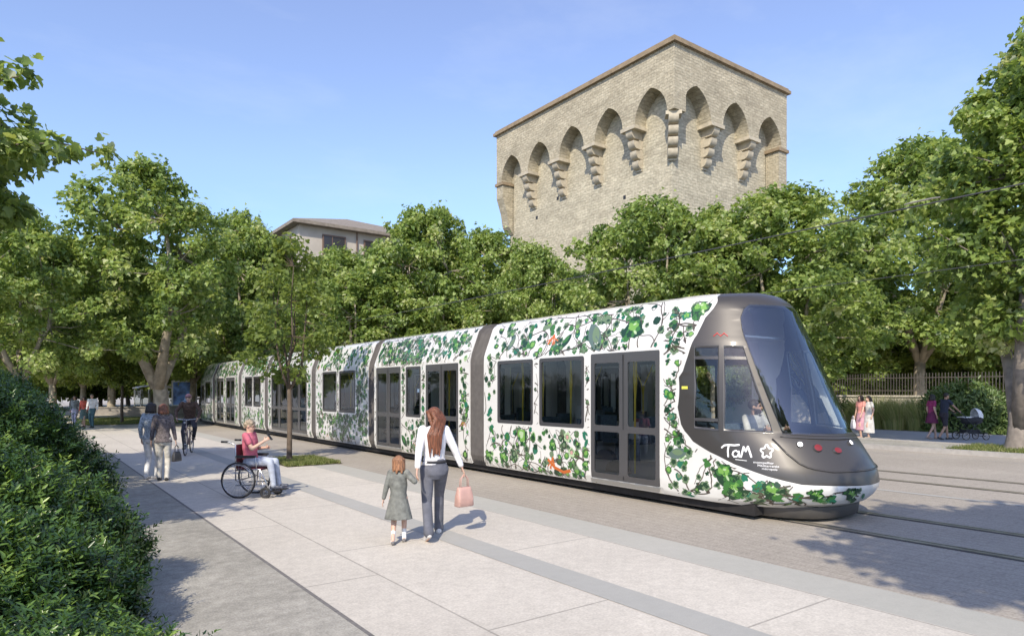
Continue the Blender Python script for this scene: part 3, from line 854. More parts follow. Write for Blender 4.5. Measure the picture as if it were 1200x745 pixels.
# bumper box below the nose
m = MB(); n = 18; rings = []
for z, k in ((.045, .80), (.06, .84), (.22, .86)):
    rings.append([Vector((XC - 1.18 * k * math.cos(a) if False else XC - 1.12 * k * math.copysign(abs(math.cos(a)) ** .8, math.cos(a)), 5.75 - 1.05 * k * math.sin(a) ** .9, z)) for a in [math.pi * i / n for i in range(n + 1)]])
L_ = n + 1; m.add([p for r_ in rings for p in r_], [(i * L_ + j, i * L_ + j + 1, (i + 1) * L_ + j + 1, (i + 1) * L_ + j) for i in range(2) for j in range(n)] + [tuple(range(L_))])
m.obj('nose_bumper', simple('bumper_grey', (.10, .095, .09), .5, metal=.3), tram, True)
# red script mark on cab shoulder and yellow tab
q, s = CABPX(843, 392); 
m = MB()
for k in range(4):
    a0 = CABPX(836 + 4 * k, 394 - (k % 2) * 4); a1 = CABPX(841 + 4 * k, 390 + (k % 2) * 4)
    A, B = cabS(*a0, .003), cabS(*a1, .003); m.tube([A, B], .007, 5)
m.obj('red_mark', M['red'], cab)
a0, a1 = CABPX(799, 454), CABPX(806, 454); A, B = cabS(*a0, .004), cabS(*a1, .004)
m = MB(); m.add([A + Vector((0, 0, -.022)), B + Vector((0, 0, -.022)), B + Vector((0, 0, .022)), A + Vector((0, 0, .022))], [(0, 1, 2, 3)])
m.obj('yellow_label', M['yellow'], cab, clean=False)
# ------------------------------------------------------------------ interior
m = MB(); m.box(XC - 1.22, XC + 1.22, 5.6, yL1 - 2.5, .335, .36, 0)
m.box(XC - .95, XC + .95, 6.4, yL1 - 3, 2.72, 2.75, 1)
m.box(XC - 1.0, XC + 1.0, 7.02, 7.06, .36, 1.2, 2)
m.obj('saloon_lining', [M['floor_in'], M['ceiling_in'], M['frame_grey']], tram)
m = MB()
m.add([(XC - 1.0, 5.75, 1.10), (XC - .75, 5.38, 1.12), (XC, 5.12, 1.12), (XC + .75, 5.38, 1.12), (XC + 1.0, 5.75, 1.10), (XC + .95, 5.95, 1.02), (XC - .95, 5.95, 1.02),
       (XC - .95, 5.95, .4), (XC + .95, 5.95, .4)], [(0, 1, 2, 3, 4, 5, 6), (6, 5, 8, 7)])
m.obj('driver_console', M['black'], tram, clean=False)
def tseat(x, y, face):
    m = MB(); s_ = face
    m.tube([(x, y, .36), (x, y, .72)], [.05, .04], 8)
    m.box(x - .21, x + .21, y - .22, y + .22, .74, .82)
    yb_ = y - s_ * .22
    m.box(x - .21, x + .21, min(yb_, yb_ - s_ * .08), max(yb_, yb_ - s_ * .08), .78, 1.32)
    m.obj('seat', M['seat'], tram)
for y, f in ((8.1 + 1.6, 1), (10.3, -1), (11.0, 1), (11.8, -1), (13.9, 1), (16.2, 1), (16.9, -1), (19.4, 1), (20.2, -1), (21.2, 1)):
    for x in (XC - .85, XC + .85):
        if x > XC or y > 9.2: tseat(x, y, f)
tseat(9.38, 6.42, -1)
for y in (7.6, 8.4, 10.15, 11.05, 11.75, 13.6, 14.9, 16.4, 17.4, 19.2, 21.3, 24, 26.5, 29, 31.5):
    m = MB(); x = XC - .62
    m.tube([(x, y, .36), (x, y, 1.7), (x, y - .03, 2.0), (x - .12, y - .14, 2.35), (x - .2, y - .22, 2.7)], .018, 8)
    m.tube([(x, y, 1.75), (x + .02, y + .04, 2.05), (x + .12, y + .14, 2.35), (x + .15, y + .2, 2.7)], .018, 8)
    m.obj('grab_pole', M['pole'], tram, True)
# ================================================================== STONE TOWER
def stonemat(name, c0, c1, bw=.55, bh=.24, dark=.72):
    m, nt, b = newmat(name); L = nt.links.new
    tc = N(nt, 'ShaderNodeTexCoord'); sp = N(nt, 'ShaderNodeSeparateXYZ'); L(tc.outputs['Object'], sp.inputs[0])
    su = N(nt, 'ShaderNodeMath', operation='ADD'); L(sp.outputs['X'], su.inputs[0]); L(sp.outputs['Y'], su.inputs[1])
    cb = N(nt, 'ShaderNodeCombineXYZ'); L(su.outputs[0], cb.inputs['X']); L(sp.outputs['Z'], cb.inputs['Y'])
    wn = N(nt, 'ShaderNodeTexNoise'); wn.inputs['Scale'].default_value = 1.1; wn.inputs['Detail'].default_value = 3; L(tc.outputs['Object'], wn.inputs['Vector'])
    wa = N(nt, 'ShaderNodeVectorMath', operation='SCALE'); wa.inputs['Scale'].default_value = .22; L(wn.outputs['Color'], wa.inputs[0])
    wb = N(nt, 'ShaderNodeVectorMath', operation='ADD'); L(cb.outputs[0], wb.inputs[0]); L(wa.outputs[0], wb.inputs[1])
    br = N(nt, 'ShaderNodeTexBrick'); br.inputs['Scale'].default_value = 1; br.inputs['Brick Width'].default_value = bw; br.inputs['Row Height'].default_value = bh
    br.inputs['Mortar Size'].default_value = .022; br.inputs['Mortar Smooth'].default_value = .4; br.offset_frequency = 2
    br.inputs['Bias'].default_value = -.1
    br.inputs['Color1'].default_value = (*c0, 1); br.inputs['Color2'].default_value = (*c1, 1); br.inputs['Mortar'].default_value = (*[x * dark for x in c0], 1)
    L(wb.outputs[0], br.inputs['Vector'])
    n1 = N(nt, 'ShaderNodeTexNoise'); n1.inputs['Scale'].default_value = .35; n1.inputs['Detail'].default_value = 8; n1.inputs['Roughness'].default_value = .7
    mp = N(nt, 'ShaderNodeMapping'); mp.inputs['Scale'].default_value = (1, 1, 2.2); L(tc.outputs['Object'], mp.inputs['Vector']); L(mp.outputs[0], n1.inputs['Vector'])
    n2 = N(nt, 'ShaderNodeTexNoise'); n2.inputs['Scale'].default_value = 3.2; n2.inputs['Detail'].default_value = 6; L(mp.outputs[0], n2.inputs['Vector'])
    def rr(src, lo, hi):
        r = N(nt, 'ShaderNodeMapRange'); r.inputs[1].default_value = .32; r.inputs[2].default_value = .68; r.inputs[3].default_value = lo; r.inputs[4].default_value = hi; L(src, r.inputs[0]); return r.outputs[0]
    mu = N(nt, 'ShaderNodeMath', operation='MULTIPLY'); L(rr(n1.outputs['Fac'], .76, 1.14), mu.inputs[0]); L(rr(n2.outputs['Fac'], .80, 1.17), mu.inputs[1])
    sc = N(nt, 'ShaderNodeVectorMath', operation='SCALE'); L(br.outputs['Color'], sc.inputs[0]); L(mu.outputs[0], sc.inputs['Scale'])
    L(sc.outputs[0], b.inputs['Base Color']); b.inputs['Roughness'].default_value = .9; b.inputs['Specular IOR Level'].default_value = .2
    bp = N(nt, 'ShaderNodeBump'); bp.inputs['Strength'].default_value = .6; bp.inputs['Distance'].default_value = .06
    ad = N(nt, 'ShaderNodeMath', operation='ADD'); L(br.outputs['Fac'], ad.inputs[0])
    iv = N(nt, 'ShaderNodeMath', operation='MULTIPLY'); iv.inputs[1].default_value = -1.2; L(n2.outputs['Fac'], iv.inputs[0]); L(iv.outputs[0], ad.inputs[1])
    inv = N(nt, 'ShaderNodeMath', operation='MULTIPLY'); inv.inputs[1].default_value = -1; L(ad.outputs[0], inv.inputs[0])
    L(inv.outputs[0], bp.inputs['Height']); L(bp.outputs[0], b.inputs['Normal'])
    return m
M['stone'] = stonemat('tower_stone', (.47, .42, .31), (.375, .33, .24))
M['stone_light'] = stonemat('tower_lower_stone', (.51, .465, .35), (.44, .395, .295), .6, .26)
M['corbel'] = simple('corbel_stone', (.44, .39, .295), .9, noise=.18, nscale=3, bump=.4, bscale=6)
M['cornice'] = simple('cornice_stone', (.25, .19, .12), .9, noise=.2, nscale=2)
tw = empty('stone_tower', (41.2, 34.5, 0), label='big square medieval stone tower with pointed machicolation arches behind the trees', cat='tower')
TL, TW_, TZ = 24.2, 15.7, 29.15         # length along y, width along x, top
REC = 1.35                               # how far the arcade overhangs the lower wall
zs = 24.0                                # springing line
def pointed(c, hw, z0, rise, n=9):
    """pointed arch outline from left foot over the apex to the right foot"""
    Rr = (hw * hw + rise * rise) / (2 * hw) ; P = []
    a1 = math.asin(min(1, rise / Rr))
    if rise > Rr: a1 = math.pi / 2
    L_ = [(c - hw + Rr - Rr * math.cos(a1 * k / n), z0 + Rr * math.sin(a1 * k / n)) for k in range(n + 1)]
    Rt = [(2 * c - x, z) for x, z in reversed(L_[:-1])]
    return L_ + Rt
def arcade(length, centres, hw, rise, zb=zs):
    P = [(0, zb)]
    for c in centres: P += pointed(c, hw, zb, rise)
    P += [(length, zb), (length, TZ), (0, TZ)]
    return P
def extr(P, f, depth):
    """outline P extruded inwards; f(u, z, d) -> 3d ; triangulated caps"""
    from mathutils.geometry import tessellate_polygon
    n = len(P); tr = tessellate_polygon([[Vector((p[0], p[1], 0)) for p in P]])
    vs = [f(u, z, 0) for u, z in P] + [f(u, z, depth) for u, z in P]
    return vs, [tuple(t) for t in tr] + [tuple(n + i for i in reversed(t)) for t in tr] + [(i, (i + 1) % n, n + (i + 1) % n, n + i) for i in range(n)]
# upper parapet: near (left) face runs along y, right face along x
cy = [2.45, 7.3, 12.15, 17.0, 21.6]; cx = [2.75, 8.0, 13.05]
mL = MB(); vs, fs = extr(arcade(TL, cy, 1.72, 2.45), lambda u, z, d: (d, u, z), REC + .05); mL.add(vs, fs)
mL.obj('arcade_wall', M['stone'], tw)
mR = MB(); vs, fs = extr([(max(u, REC + .06), z) if u < REC + .06 else (u, z) for u, z in arcade(TW_, cx, 1.80, 2.45)], lambda u, z, d: (u, d, z), REC + .05)
# right face begins behind the corner block so the two never overlap
mR.add(vs, fs); mR.obj('arcade_wall', M['stone'], tw)
# other two faces (plain) and lower body
m = MB(); m.box(REC + .06, TW_, TL - REC, TL - .001, zs, TZ - .002); m.box(TW_ - REC, TW_ - .001, REC + .06, TL - REC - .002, zs, TZ - .003)
m.box(REC + .06, TW_ - REC - .01, REC + .06, TL - REC - .01, TZ - .8, TZ - .3)
m.obj('rear_parapet', M['stone'], tw)
m = MB(); m.box(REC, TW_ - REC, REC, TL - REC, -1, TZ - .9)
m.box(TW_ - REC - .01, TW_, REC + .3, TL - REC, -1, zs - .002); m.box(REC + .1, TW_, TL - REC - .01, TL - .5, -1, zs - .004)
m.obj('lower_wall', M['stone_light'], tw)
# end piers of the arcade (left end of the left face, right end of the right face)
def bracket(m, x, y, ax, wd, tiers, top, depth):
    """stack of rounded corbel stones; ax = outward unit vector; grows outward with height"""
    ox, oy = ax
    for k in range(tiers):
        z1 = top - k * .80; z0 = z1 - .62; d = depth * (1 - k / tiers * .78); 
        sx, sy = (-oy, ox)
        P = []
        nn = 7
        prof = [(0, z1), (d, z1)] + [(d - (d * .0 + .42) * (1 - math.cos(math.pi / 2 * i / nn)), z1 - .12 - (.50) * math.sin(math.pi / 2 * i / nn)) for i in range(nn + 1)] + [(0, z0)]
        prof = [(max(0, a), b) for a, b in prof]
        f0 = lambda a, b: (x + ox * a + sx * wd / 2, y + oy * a + sy * wd / 2, b)
        f1 = lambda a, b: (x + ox * a - sx * wd / 2, y + oy * a - sy * wd / 2, b)
        m.prism(prof, f0, f1)
        # recessed stone between two rounded ones
        d2 = max(.04, d * .38 - .1)
        f0 = lambda a, b: (x + ox * a + sx * wd * .46, y + oy * a + sy * wd * .46, b)
        f1 = lambda a, b: (x + ox * a - sx * wd * .46, y + oy * a - sy * wd * .46, b)
        m.prism([(0, z0), (d2, z0), (d2 * .9, z0 - .18), (0, z0 - .18)], f0, f1)
def impost(m, x0, x1, y0, y1, z):
    m.box(x0, x1, y0, y1, z - .30, z - .003)
for yb in (4.88, 9.73, 14.58, 19.3):
    m = MB(); bracket(m, REC, yb, (-1, 0), .70, 4, zs - .30, REC); impost(m, -.14, REC, yb - .82, yb + .82, zs)
    m.obj('corbel', M['corbel'], tw)
for xb in (5.38, 10.53):
    m = MB(); bracket(m, xb, REC, (0, -1), .74, 4, zs - .30, REC); impost(m, xb - .86, xb + .86, -.14, REC, zs)
    m.obj('corbel', M['corbel'], tw)
m = MB(); k_ = math.sqrt(.5); bracket(m, REC + .02, REC + .02, (-k_, -k_), .78, 4, zs - .30, REC * 1.2); 
m.add([(-.14, .75, zs - .3), (.75, -.14, zs - .3), (1.5, .6, zs - .3), (.6, 1.5, zs - .3), (-.14, .75, zs - .003), (.75, -.14, zs - .003), (1.5, .6, zs - .003), (.6, 1.5, zs - .003)],
      [(0, 1, 2, 3), (4, 5, 6, 7), (0, 1, 5, 4), (1, 2, 6, 5), (2, 3, 7, 6), (3, 0, 4, 7)])
m.obj('corner_corbel', M['corbel'], tw)
# ends: wall piers with tapered brackets and string course
m = MB(); m.prism([(REC, zs - .3), (0, zs - .3), (0, zs - 1.6), (.55, zs - 3.2), (.8, zs - 4.6), (REC, zs - 5.4)], lambda a, b: (a, TL - 1.15, b), lambda a, b: (a, TL - .01, b))
m.obj('end_pier', M['stone'], tw); m = MB()
m.prism([(REC, zs - .3), (0, zs - .3), (0, zs - 9), (REC, zs - 9)], lambda a, b: (TW_ - 1.3, a, b), lambda a, b: (TW_ - .02, a, b))
m.obj('end_pier', M['stone'], tw)
m = MB(); m.box(-.14, REC, TL - 1.3, TL + .12, zs - .29, zs - .004); m.obj('string_course', M['cornice'], tw); m = MB(); m.box(TW_ - 1.5, TW_ + .14, -.14, REC, zs - .29, zs - .004)
m.obj('string_course', M['cornice'], tw)
m = MB(); m.box(-.28, TW_ + .28, -.28, TL + .28, TZ, TZ + .28); m.box(-.12, TW_ + .12, -.12, TL + .12, TZ + .28, TZ + .50)
m.obj('cornice', M['cornice'], tw)
# putlog holes in the wall
for u, z in ((12.0, 15.2), (18.8, 19.4), (6.5, 18.6), (15.5, 20.6), (21.5, 16.0)):
    m = MB(); m.box(REC - .012, REC + .1, u, u + .30, z, z + .34); m.obj('putlog_hole', M['black'], tw)

# ================================================================== HOUSE BEHIND THE TREES
M['render_wall'] = simple('rendered_wall', (.44, .40, .345), .9, noise=.1, nscale=.8)
M['roof_tile'] = simple('roof_tiles', (.22, .19, .155), .85, noise=.25, nscale=3)
M['win_dark'] = simple('dark_window', (.035, .035, .04), .15)
M['shutter'] = simple('brown_shutter', (.14, .09, .065), .6)
hb = empty('apartment_building', (23.2, 70, 0), label='tall beige apartment building with brown overhanging hipped roof rising behind the trees', cat='building')
BW, BL, BH = 24, 26, 19.6
m = MB(); m.box(.7, BW, .7, BL, 0, BH); m.obj('wall', M['render_wall'], hb)
m = MB(); zt_ = BH; m.add([(-.2, -.2, zt_), (BW + .8, -.2, zt_), (BW + .8, BL + .8, zt_), (-.2, BL + .8, zt_), (-.2, -.2, zt_ + .35), (BW + .8, -.2, zt_ + .35), (BW + .8, BL + .8, zt_ + .35), (-.2, BL + .8, zt_ + .35), (9.5, 9, zt_ + 3.6), (12, 17, zt_ + 3.6)],
      [(0, 3, 2, 1), (0, 1, 5, 4), (1, 2, 6, 5), (2, 3, 7, 6), (3, 0, 4, 7), (4, 5, 8), (5, 6, 9, 8), (6, 7, 9), (7, 4, 8, 9)])
m.obj('roof', M['roof_tile'], hb)
for fl in range(6):
    z0 = 1.6 + fl * 3.05
    for u in (3.4, 8.2, 13.2, 17.4):
        for face in (0, 1):
            m = MB(); a = .5 if fl == 5 and u < 5 else .0
            if face == 0:
                m.box(u - .15, u + 2.0 + a, .55, .75, z0 - .15, z0 + 2.05, 1); m.box(u, u + 1.85 + a, .535, .60, z0, z0 + 1.9, 0); m.box(u + .9, u + .98, .50, .56, z0, z0 + 1.9, 1)
            else:
                m.box(.55, .75, u - .15, u + 2.0, z0 - .15, z0 + 2.05, 1); m.box(.535, .60, u, u + 1.85, z0, z0 + 1.9, 0); m.box(.50, .56, u + .9, u + .98, z0, z0 + 1.9, 1)
            m.obj('window', [M['win_dark'], M['shutter']], hb)
for x_ in (7.2, 16.2):
    m = MB(); m.tube([(x_, .55, 0), (x_, .55, BH)], .08, 8); m.obj('downpipe', M['shutter'], hb)

# ================================================================== BOUNDARY WALLS AND FENCES
M['wall_cream'] = simple('cream_wall', (.62, .56, .46), .9, noise=.1, nscale=1)
M['iron'] = simple('painted_iron', (.11, .095, .085), .5)
M['fence_post'] = simple('pale_bars', (.52, .46, .40), .6)
def iron_fence(name, y0, y1, x, zbase, ztop, lab, wallmat):
    f = empty(name, (x, y0, 0), label=lab, cat='fence')
    L_ = y1 - y0
    m = MB(); m.box(-.18, .18, 0, L_, -.05, zbase); m.box(-.24, .24, 0, L_, zbase, zbase + .08); m.obj('base_wall', wallmat, f)
    m = MB(); m.box(-.02, .02, 0, L_, zbase + .3, zbase + .34); m.box(-.02, .02, 0, L_, ztop - .25, ztop - .21)
    y = 0.2
    while y < L_ - .1:
        m.box(-.012, .012, y - .012, y + .012, zbase + .08, ztop); y += .14
    m.obj('bar_panel', M['iron'], f)
    y = 0
    while y <= L_:
        if 4 < y < 30: y += 4.5; continue
        p = MB(); p.box(-.2, .2, y - .2, y + .2, 0, ztop - .1); p.box(-.24, .24, y - .24, y + .24, ztop - .1, ztop); p.obj('pillar', wallmat, f); y += 4.5
iron_fence('iron_fence', -8, 70, 36.2, 1.55, 2.75, 'long cream wall topped with dark iron bars behind the hedge', M['wall_cream'])
m = MB(); m.box(0, 14, -.25, .25, 0, .55); m.box(-.05, 14.05, -.3, .3, .55, .63)
o = m.obj('low_wall', simple('low_wall_stone', (.36, .33, .30), .9, noise=.15, nscale=4)); o.location = (3.2, 60, 0)
tag(o, 'long low grey stone wall crossing behind the thin sapling at left', 'wall')
# garden pavilion with curved white roof behind the left trees
pv = empty('white_shelter', (8.3, 66, 0), label='white open shelter with slim posts and curved roof left of the thick trunk', cat='shelter')
M['white_metal'] = simple('white_metal', (.72, .72, .69), .5)
m = MB(); n = 10; top = []
for i in range(n + 1):
    t = i / n; top.append((t * 3.4, 1.98 + .42 * math.sin(math.pi * min(1, .15 + t * .75))))
P_ = top + [(x, z - .09) for x, z in reversed(top)]
m.prism(P_, lambda a, b: (a, 0, b), lambda a, b: (a, 4, b)); m.obj('roof', M['white_metal'], pv)
for i in range(6):
    for yy in (.1, 3.9):
        m = MB(); x = .15 + i * .62; m.tube([(x, yy, 0), (x, yy, 2.0)], .045, 8); m.obj('post', M['white_metal'], pv)
m = MB(); m.box(.1, 3.3, 3.80, 3.84, .2, 1.9); m.obj('pane', M['glass'], pv)
# advertising totem with blue poster at the far end of the tram
x_, y_, _ = at(216, 56)
ad = empty('poster_panel', (x_, y_, 0), -math.atan2(FX, FY) + .1, 'white framed billboard with a bright blue poster beside the far tram end', 'billboard')
m = MB(); m.box(-1.0, 1.0, -.09, .09, .55, 2.75); m.obj('frame', M['white_metal'], ad)
m = MB(); m.box(-.86, .86, -.10, -.092, .70, 2.60)
pm, nt_, b_ = newmat('blue_poster'); tcx = N(nt_, 'ShaderNodeTexCoord'); nz = N(nt_, 'ShaderNodeTexNoise'); nz.inputs['Scale'].default_value = 1.6; nt_.links.new(tcx.outputs['Object'], nz.inputs['Vector'])
cr = N(nt_, 'ShaderNodeValToRGB'); cr.color_ramp.elements[0].color = (.02, .05, .16, 1); cr.color_ramp.elements[1].color = (.18, .36, .80, 1); cr.color_ramp.elements[0].position = .35; cr.color_ramp.elements[1].position = .62
nt_.links.new(nz.outputs['Fac'], cr.inputs[0]); nt_.links.new(cr.outputs[0], b_.inputs['Base Color'])
m.obj('poster', pm, ad)
m = MB(); m.box(-.12, .12, -.06, .06, 0, .55); m.obj('leg', M['white_metal'], ad)
# ================================================================== OVERHEAD WIRES
M['wire'] = simple('wire', (.06, .06, .065), .5)
def wire(x, z, y0, y1, r, lab, sag=.12, clamp=None):
    n = 40; P = [(x, y0 + (y1 - y0) * i / n, z - sag * math.sin(math.pi * ((i % 20) / 20))) for i in range(n + 1)]
    m = MB(); m.tube(P, r, 6); o = m.obj('contact_wire', M['wire'], None, True); tag(o, lab, 'wire', 'overhead wires')
    if clamp:
        for yc in clamp:
            c = MB(); c.tube([(x, yc - .35, z + .0), (x, yc - .2, z + .01), (x, yc + .2, z + .01), (x, yc + .35, z)], [.012, .020, .020, .012], 8); c.obj('clamp', M['rail'], o)
wire(15.3, 5.85, -6, 90, .016, 'upper black overhead wire slanting down across the tree tops from the right', clamp=(6.2,))
wire(19.0, 4.98, -6, 90, .010, 'lower thin overhead wire crossing the right-hand trees', .05)
# ================================================================== FOLIAGE
LEAF0 = (np.array([(0, 0, 0), (.30, -.02, .05), (.54, .36, .10), (.27, .44, .04), (.22, .74, .05), (0, 1, -.06), (-.22, .74, .05), (-.27, .44, .04), (-.54, .36, .10), (-.30, -.02, .05)]),
         [(0, 1, 2, 3, 4, 5), (0, 5, 6, 7, 8, 9)])
LEAF1 = (np.array([(0, 0, 0), (.46, .30, .10), (0, 1, -.08), (-.46, .30, .10), (0.20, .80, 0.0), (-.20, .80, 0.0)]), [(0, 1, 4, 2), (0, 2, 5, 3)])
LANCE = (np.array([(0, 0, 0), (.17, .38, .05), (.11, .78, .04), (0, 1, 0), (-.11, .78, .04), (-.17, .38, .05)]), [(0, 1, 2, 3), (0, 3, 4, 5)])
def leaves_mesh(name, P, Nn, U, S, rnd, tpl):
    """P base points, Nn leaf normals, U growth direction, S size"""
    Tv, Tf = tpl; n = len(P); k = len(Tv)
    Nn = Nn / np.maximum(np.linalg.norm(Nn, axis=1, keepdims=True), 1e-9)
    U = U - Nn * np.sum(U * Nn, axis=1, keepdims=True); U = U / np.maximum(np.linalg.norm(U, axis=1, keepdims=True), 1e-9)
    W = np.cross(U, Nn)
    V = P[:, None, :] + S[:, None, None] * (Tv[None, :, 0:1] * W[:, None, :] + Tv[None, :, 1:2] * U[:, None, :] + Tv[None, :, 2:3] * Nn[:, None, :])
    V = V.reshape(-1, 3)
    me = bpy.data.meshes.new(name); me.vertices.add(n * k); me.vertices.foreach_set('co', V.astype(np.float32).ravel())
    flat = np.concatenate([np.array(f) for f in Tf]); lens = np.array([len(f) for f in Tf])
    loops = (np.arange(n)[:, None] * k + flat[None, :]).ravel().astype(np.int32)
    starts1 = np.concatenate([[0], np.cumsum(lens)[:-1]])
    starts = (np.arange(n)[:, None] * flat.size + starts1[None, :]).ravel().astype(np.int32)
    me.loops.add(len(loops)); me.loops.foreach_set('vertex_index', loops)
    me.polygons.add(len(starts)); me.polygons.foreach_set('loop_start', starts)
    me.update(calc_edges=True)
    a = me.attributes.new('rnd', 'FLOAT', 'POINT'); a.data.foreach_set('value', np.repeat(rnd, k).astype(np.float32))
    return me
def unit(v): return v / np.maximum(np.linalg.norm(v, axis=-1, keepdims=True), 1e-9)
GL = [(.075, .120, .034), (.155, .230, .058), (.235, .325, .082), (.335, .41, .125), (.47, .50, .25)]
M['leaf_plane'] = leafmat('plane_leaf', GL, .42, .42)
M['leaf_young'] = leafmat('young_leaf', [(.10, .15, .035), (.17, .23, .05), (.26, .32, .08)], .45, .45)
M['leaf_far'] = leafmat('far_leaf', [(.08, .13, .035), (.15, .22, .05), (.23, .30, .075), (.32, .38, .12)], .42, .5)
M['leaf_rust'] = leafmat('olive_leaf', [(.05, .075, .02), (.10, .13, .035), (.15, .17, .05)], .33, .5)
M['bark'] = simple('plane_bark', (.30, .26, .20), .9, noise=.40, nscale=3.5, bump=.5, bscale=9)
M['bark_dark'] = simple('dark_bark', (.12, .09, .065), .9, noise=.3, nscale=6, bump=.5, bscale=12)
M['bark_grey'] = simple('grey_bark', (.22, .19, .16), .9, noise=.28, nscale=5, bump=.6, bscale=10)

def tree_parts(seed, h, r, crown0, nclump, nleaf, lsize, tpl, trunk_r, lean=(0, 0), fork=None, shape=1.0, clump=.62, flat=.75, gaps=.0):
    """crown mesh + trunk mesh. h total height, r crown radius, crown0 height of the crown base"""
    g = np.random.default_rng(seed); rnd = random.Random(seed)
    ch = h - crown0; cz = crown0 + ch * .5
    # clump centres: lobes around limb ends inside an egg-shaped envelope
    C = []; tries = 0
    ax = np.array([lean[0], lean[1]])
    def env(z):    # envelope radius at height z
        t = (z - crown0) / ch
        return r * (np.clip(np.sin(np.pi * np.clip(t, 0, 1) ** (.72 * shape)), 0, 1) ** .62)
    while len(C) < nclump and tries < nclump * 60:
        tries += 1
        z = crown0 + ch * g.uniform(.03, .97); a = g.uniform(0, 2 * np.pi)
        lob = .95 + .26 * np.sin(3 * a + seed + z) * np.cos(1.6 * z + seed) + .20 * np.sin(5 * a + z * 2.3)
        rr = env(z) * lob * (g.uniform(.0, 1) ** .42)
        x = rr * np.cos(a) + ax[0] * (z / h); y = rr * np.sin(a) + ax[1] * (z / h)
        p = np.array([x, y, z]); 
        if C and np.min(np.linalg.norm(np.array(C) - p, axis=1)) < clump * (.62 if tries < nclump * 25 else .4): continue
        C.append(p)
    # twig ends that stick out of the outline, mostly in the upper half
    nsp = nclump // 9
    for _ in range(nsp):
        a = g.uniform(0, 2 * np.pi); z = crown0 + ch * g.uniform(.30, 1.0); rr = env(min(z, crown0 + ch * .93)) * g.uniform(1.0, 1.28)
        top = z > crown0 + ch * .85
        if top: rr *= g.uniform(.2, .9)
        for q in range(3): C.append(np.array([rr * (1 - .13 * q) * np.cos(a) + ax[0] * (z / h), rr * (1 - .13 * q) * np.sin(a) + ax[1] * (z / h), z + (.045 * ch if top else .02 * ch) * (1 - q)]))
    nspk = 3 * nsp
    C = np.array(C); nc = len(C)
    cen = np.array([ax[0] * .6, ax[1] * .6, cz - ch * .12])
    Pl, Nl, Ul, Sl, Rl = [], [], [], [], []
    for i, c in enumerate(C):
        out = unit(c - cen); k = int(nleaf * g.uniform(.6, 1.35)); cr_ = clump * g.uniform(.7, 1.3)
        if i >= nc - nspk: k = int(k * .38); cr_ = clump * g.uniform(.35, .6)
        d = unit(g.normal(size=(k, 3)) + out * .55 + np.array([0, 0, .25])); rad = cr_ * g.uniform(.25, 1, size=(k, 1)) ** .55
        st = np.array([1, 1, flat]); q = c + d * rad * st
        # a few whips poking out
        wh = g.random(k) < .12; q[wh] += unit(out + np.array([0, 0, .5])) * g.uniform(.1, 1, size=(wh.sum(), 1)) * clump * .75
        nn = unit(d * .6 + np.array([0, 0, .6]) + g.normal(size=(k, 3)) * .62)
        uu = unit(d + np.array([0, 0, -.55]) + g.normal(size=(k, 3)) * .5)
        tone = np.clip(g.normal(.45, .14) + g.normal(size=k) * .19, 0, 1)
        Pl.append(q); Nl.append(nn); Ul.append(uu); Sl.append(lsize * g.uniform(.6, 1.25, size=k)); Rl.append(tone)
    me = leaves_mesh('crown', np.concatenate(Pl), np.concatenate(Nl), np.concatenate(Ul), np.concatenate(Sl), np.concatenate(Rl), tpl)
    # trunk and limbs
    m = MB(); fz = fork if fork else crown0 * .95
    tp = [Vector((0, 0, -.1)), Vector((rnd.uniform(-.04, .04), rnd.uniform(-.04, .04), fz * .35)), Vector((lean[0] * fz / h, lean[1] * fz / h, fz))]
    m.tube([tp[0], tp[0] + Vector((0, 0, .12)), tp[0] + Vector((0, 0, .3)), tp[1], tp[1].lerp(tp[2], .5) + Vector((trunk_r * .2, 0, 0)), tp[2], tp[2] + Vector((0, 0, trunk_r * .6))], [trunk_r * 1.5, trunk_r * 1.25, trunk_r * 1.08, trunk_r, trunk_r * .93, trunk_r * (.95 if fork else .8), trunk_r * .5], 14)
    nl = 5 if fork is None else 3; limbs = []
    idx = g.choice(nc, size=min(nc, nl * 3), replace=False)
    for j in range(nl):
        a = 2 * math.pi * (j + rnd.uniform(-.2, .2)) / nl + seed
        top = Vector((ax[0] + r * .42 * math.cos(a), ax[1] + r * .42 * math.sin(a), crown0 + ch * rnd.uniform(.55, .9)))
        b = tp[2] - Vector((0, 0, .15 if not fork else .55)) + Vector((math.cos(a), math.sin(a), 0)) * trunk_r * (.18 if fork else .1); mid = b.lerp(top, .45) + Vector((math.cos(a), math.sin(a), -.25)) * r * (.13 if not fork else .20)
        pts = [b, b.lerp(mid, .5) + Vector((rnd.uniform(-.1, .1), rnd.uniform(-.1, .1), 0)), mid, mid.lerp(top, .5) + Vector((rnd.uniform(-.15, .15), rnd.uniform(-.15, .15), 0)), top]
        k = trunk_r * (.62 if not fork else .80); m.tube(pts, [k, k * .8, k * .62, k * .4, k * .15], 8); limbs.append(pts)
    for c in C[:: max(1, nc // 70)]:
        c = Vector(c); best = min(((q - c).length, q, i, li) for li, L_ in enumerate(limbs) for i, q in enumerate(L_[1:]))
        q = best[1]; k = trunk_r * .16
        m.tube([q, q.lerp(c, .5) + Vector((0, 0, -.08 * (q - c).length)), c], [k, k * .6, k * .25], 5)
    return me, m.mesh('trunk', True)
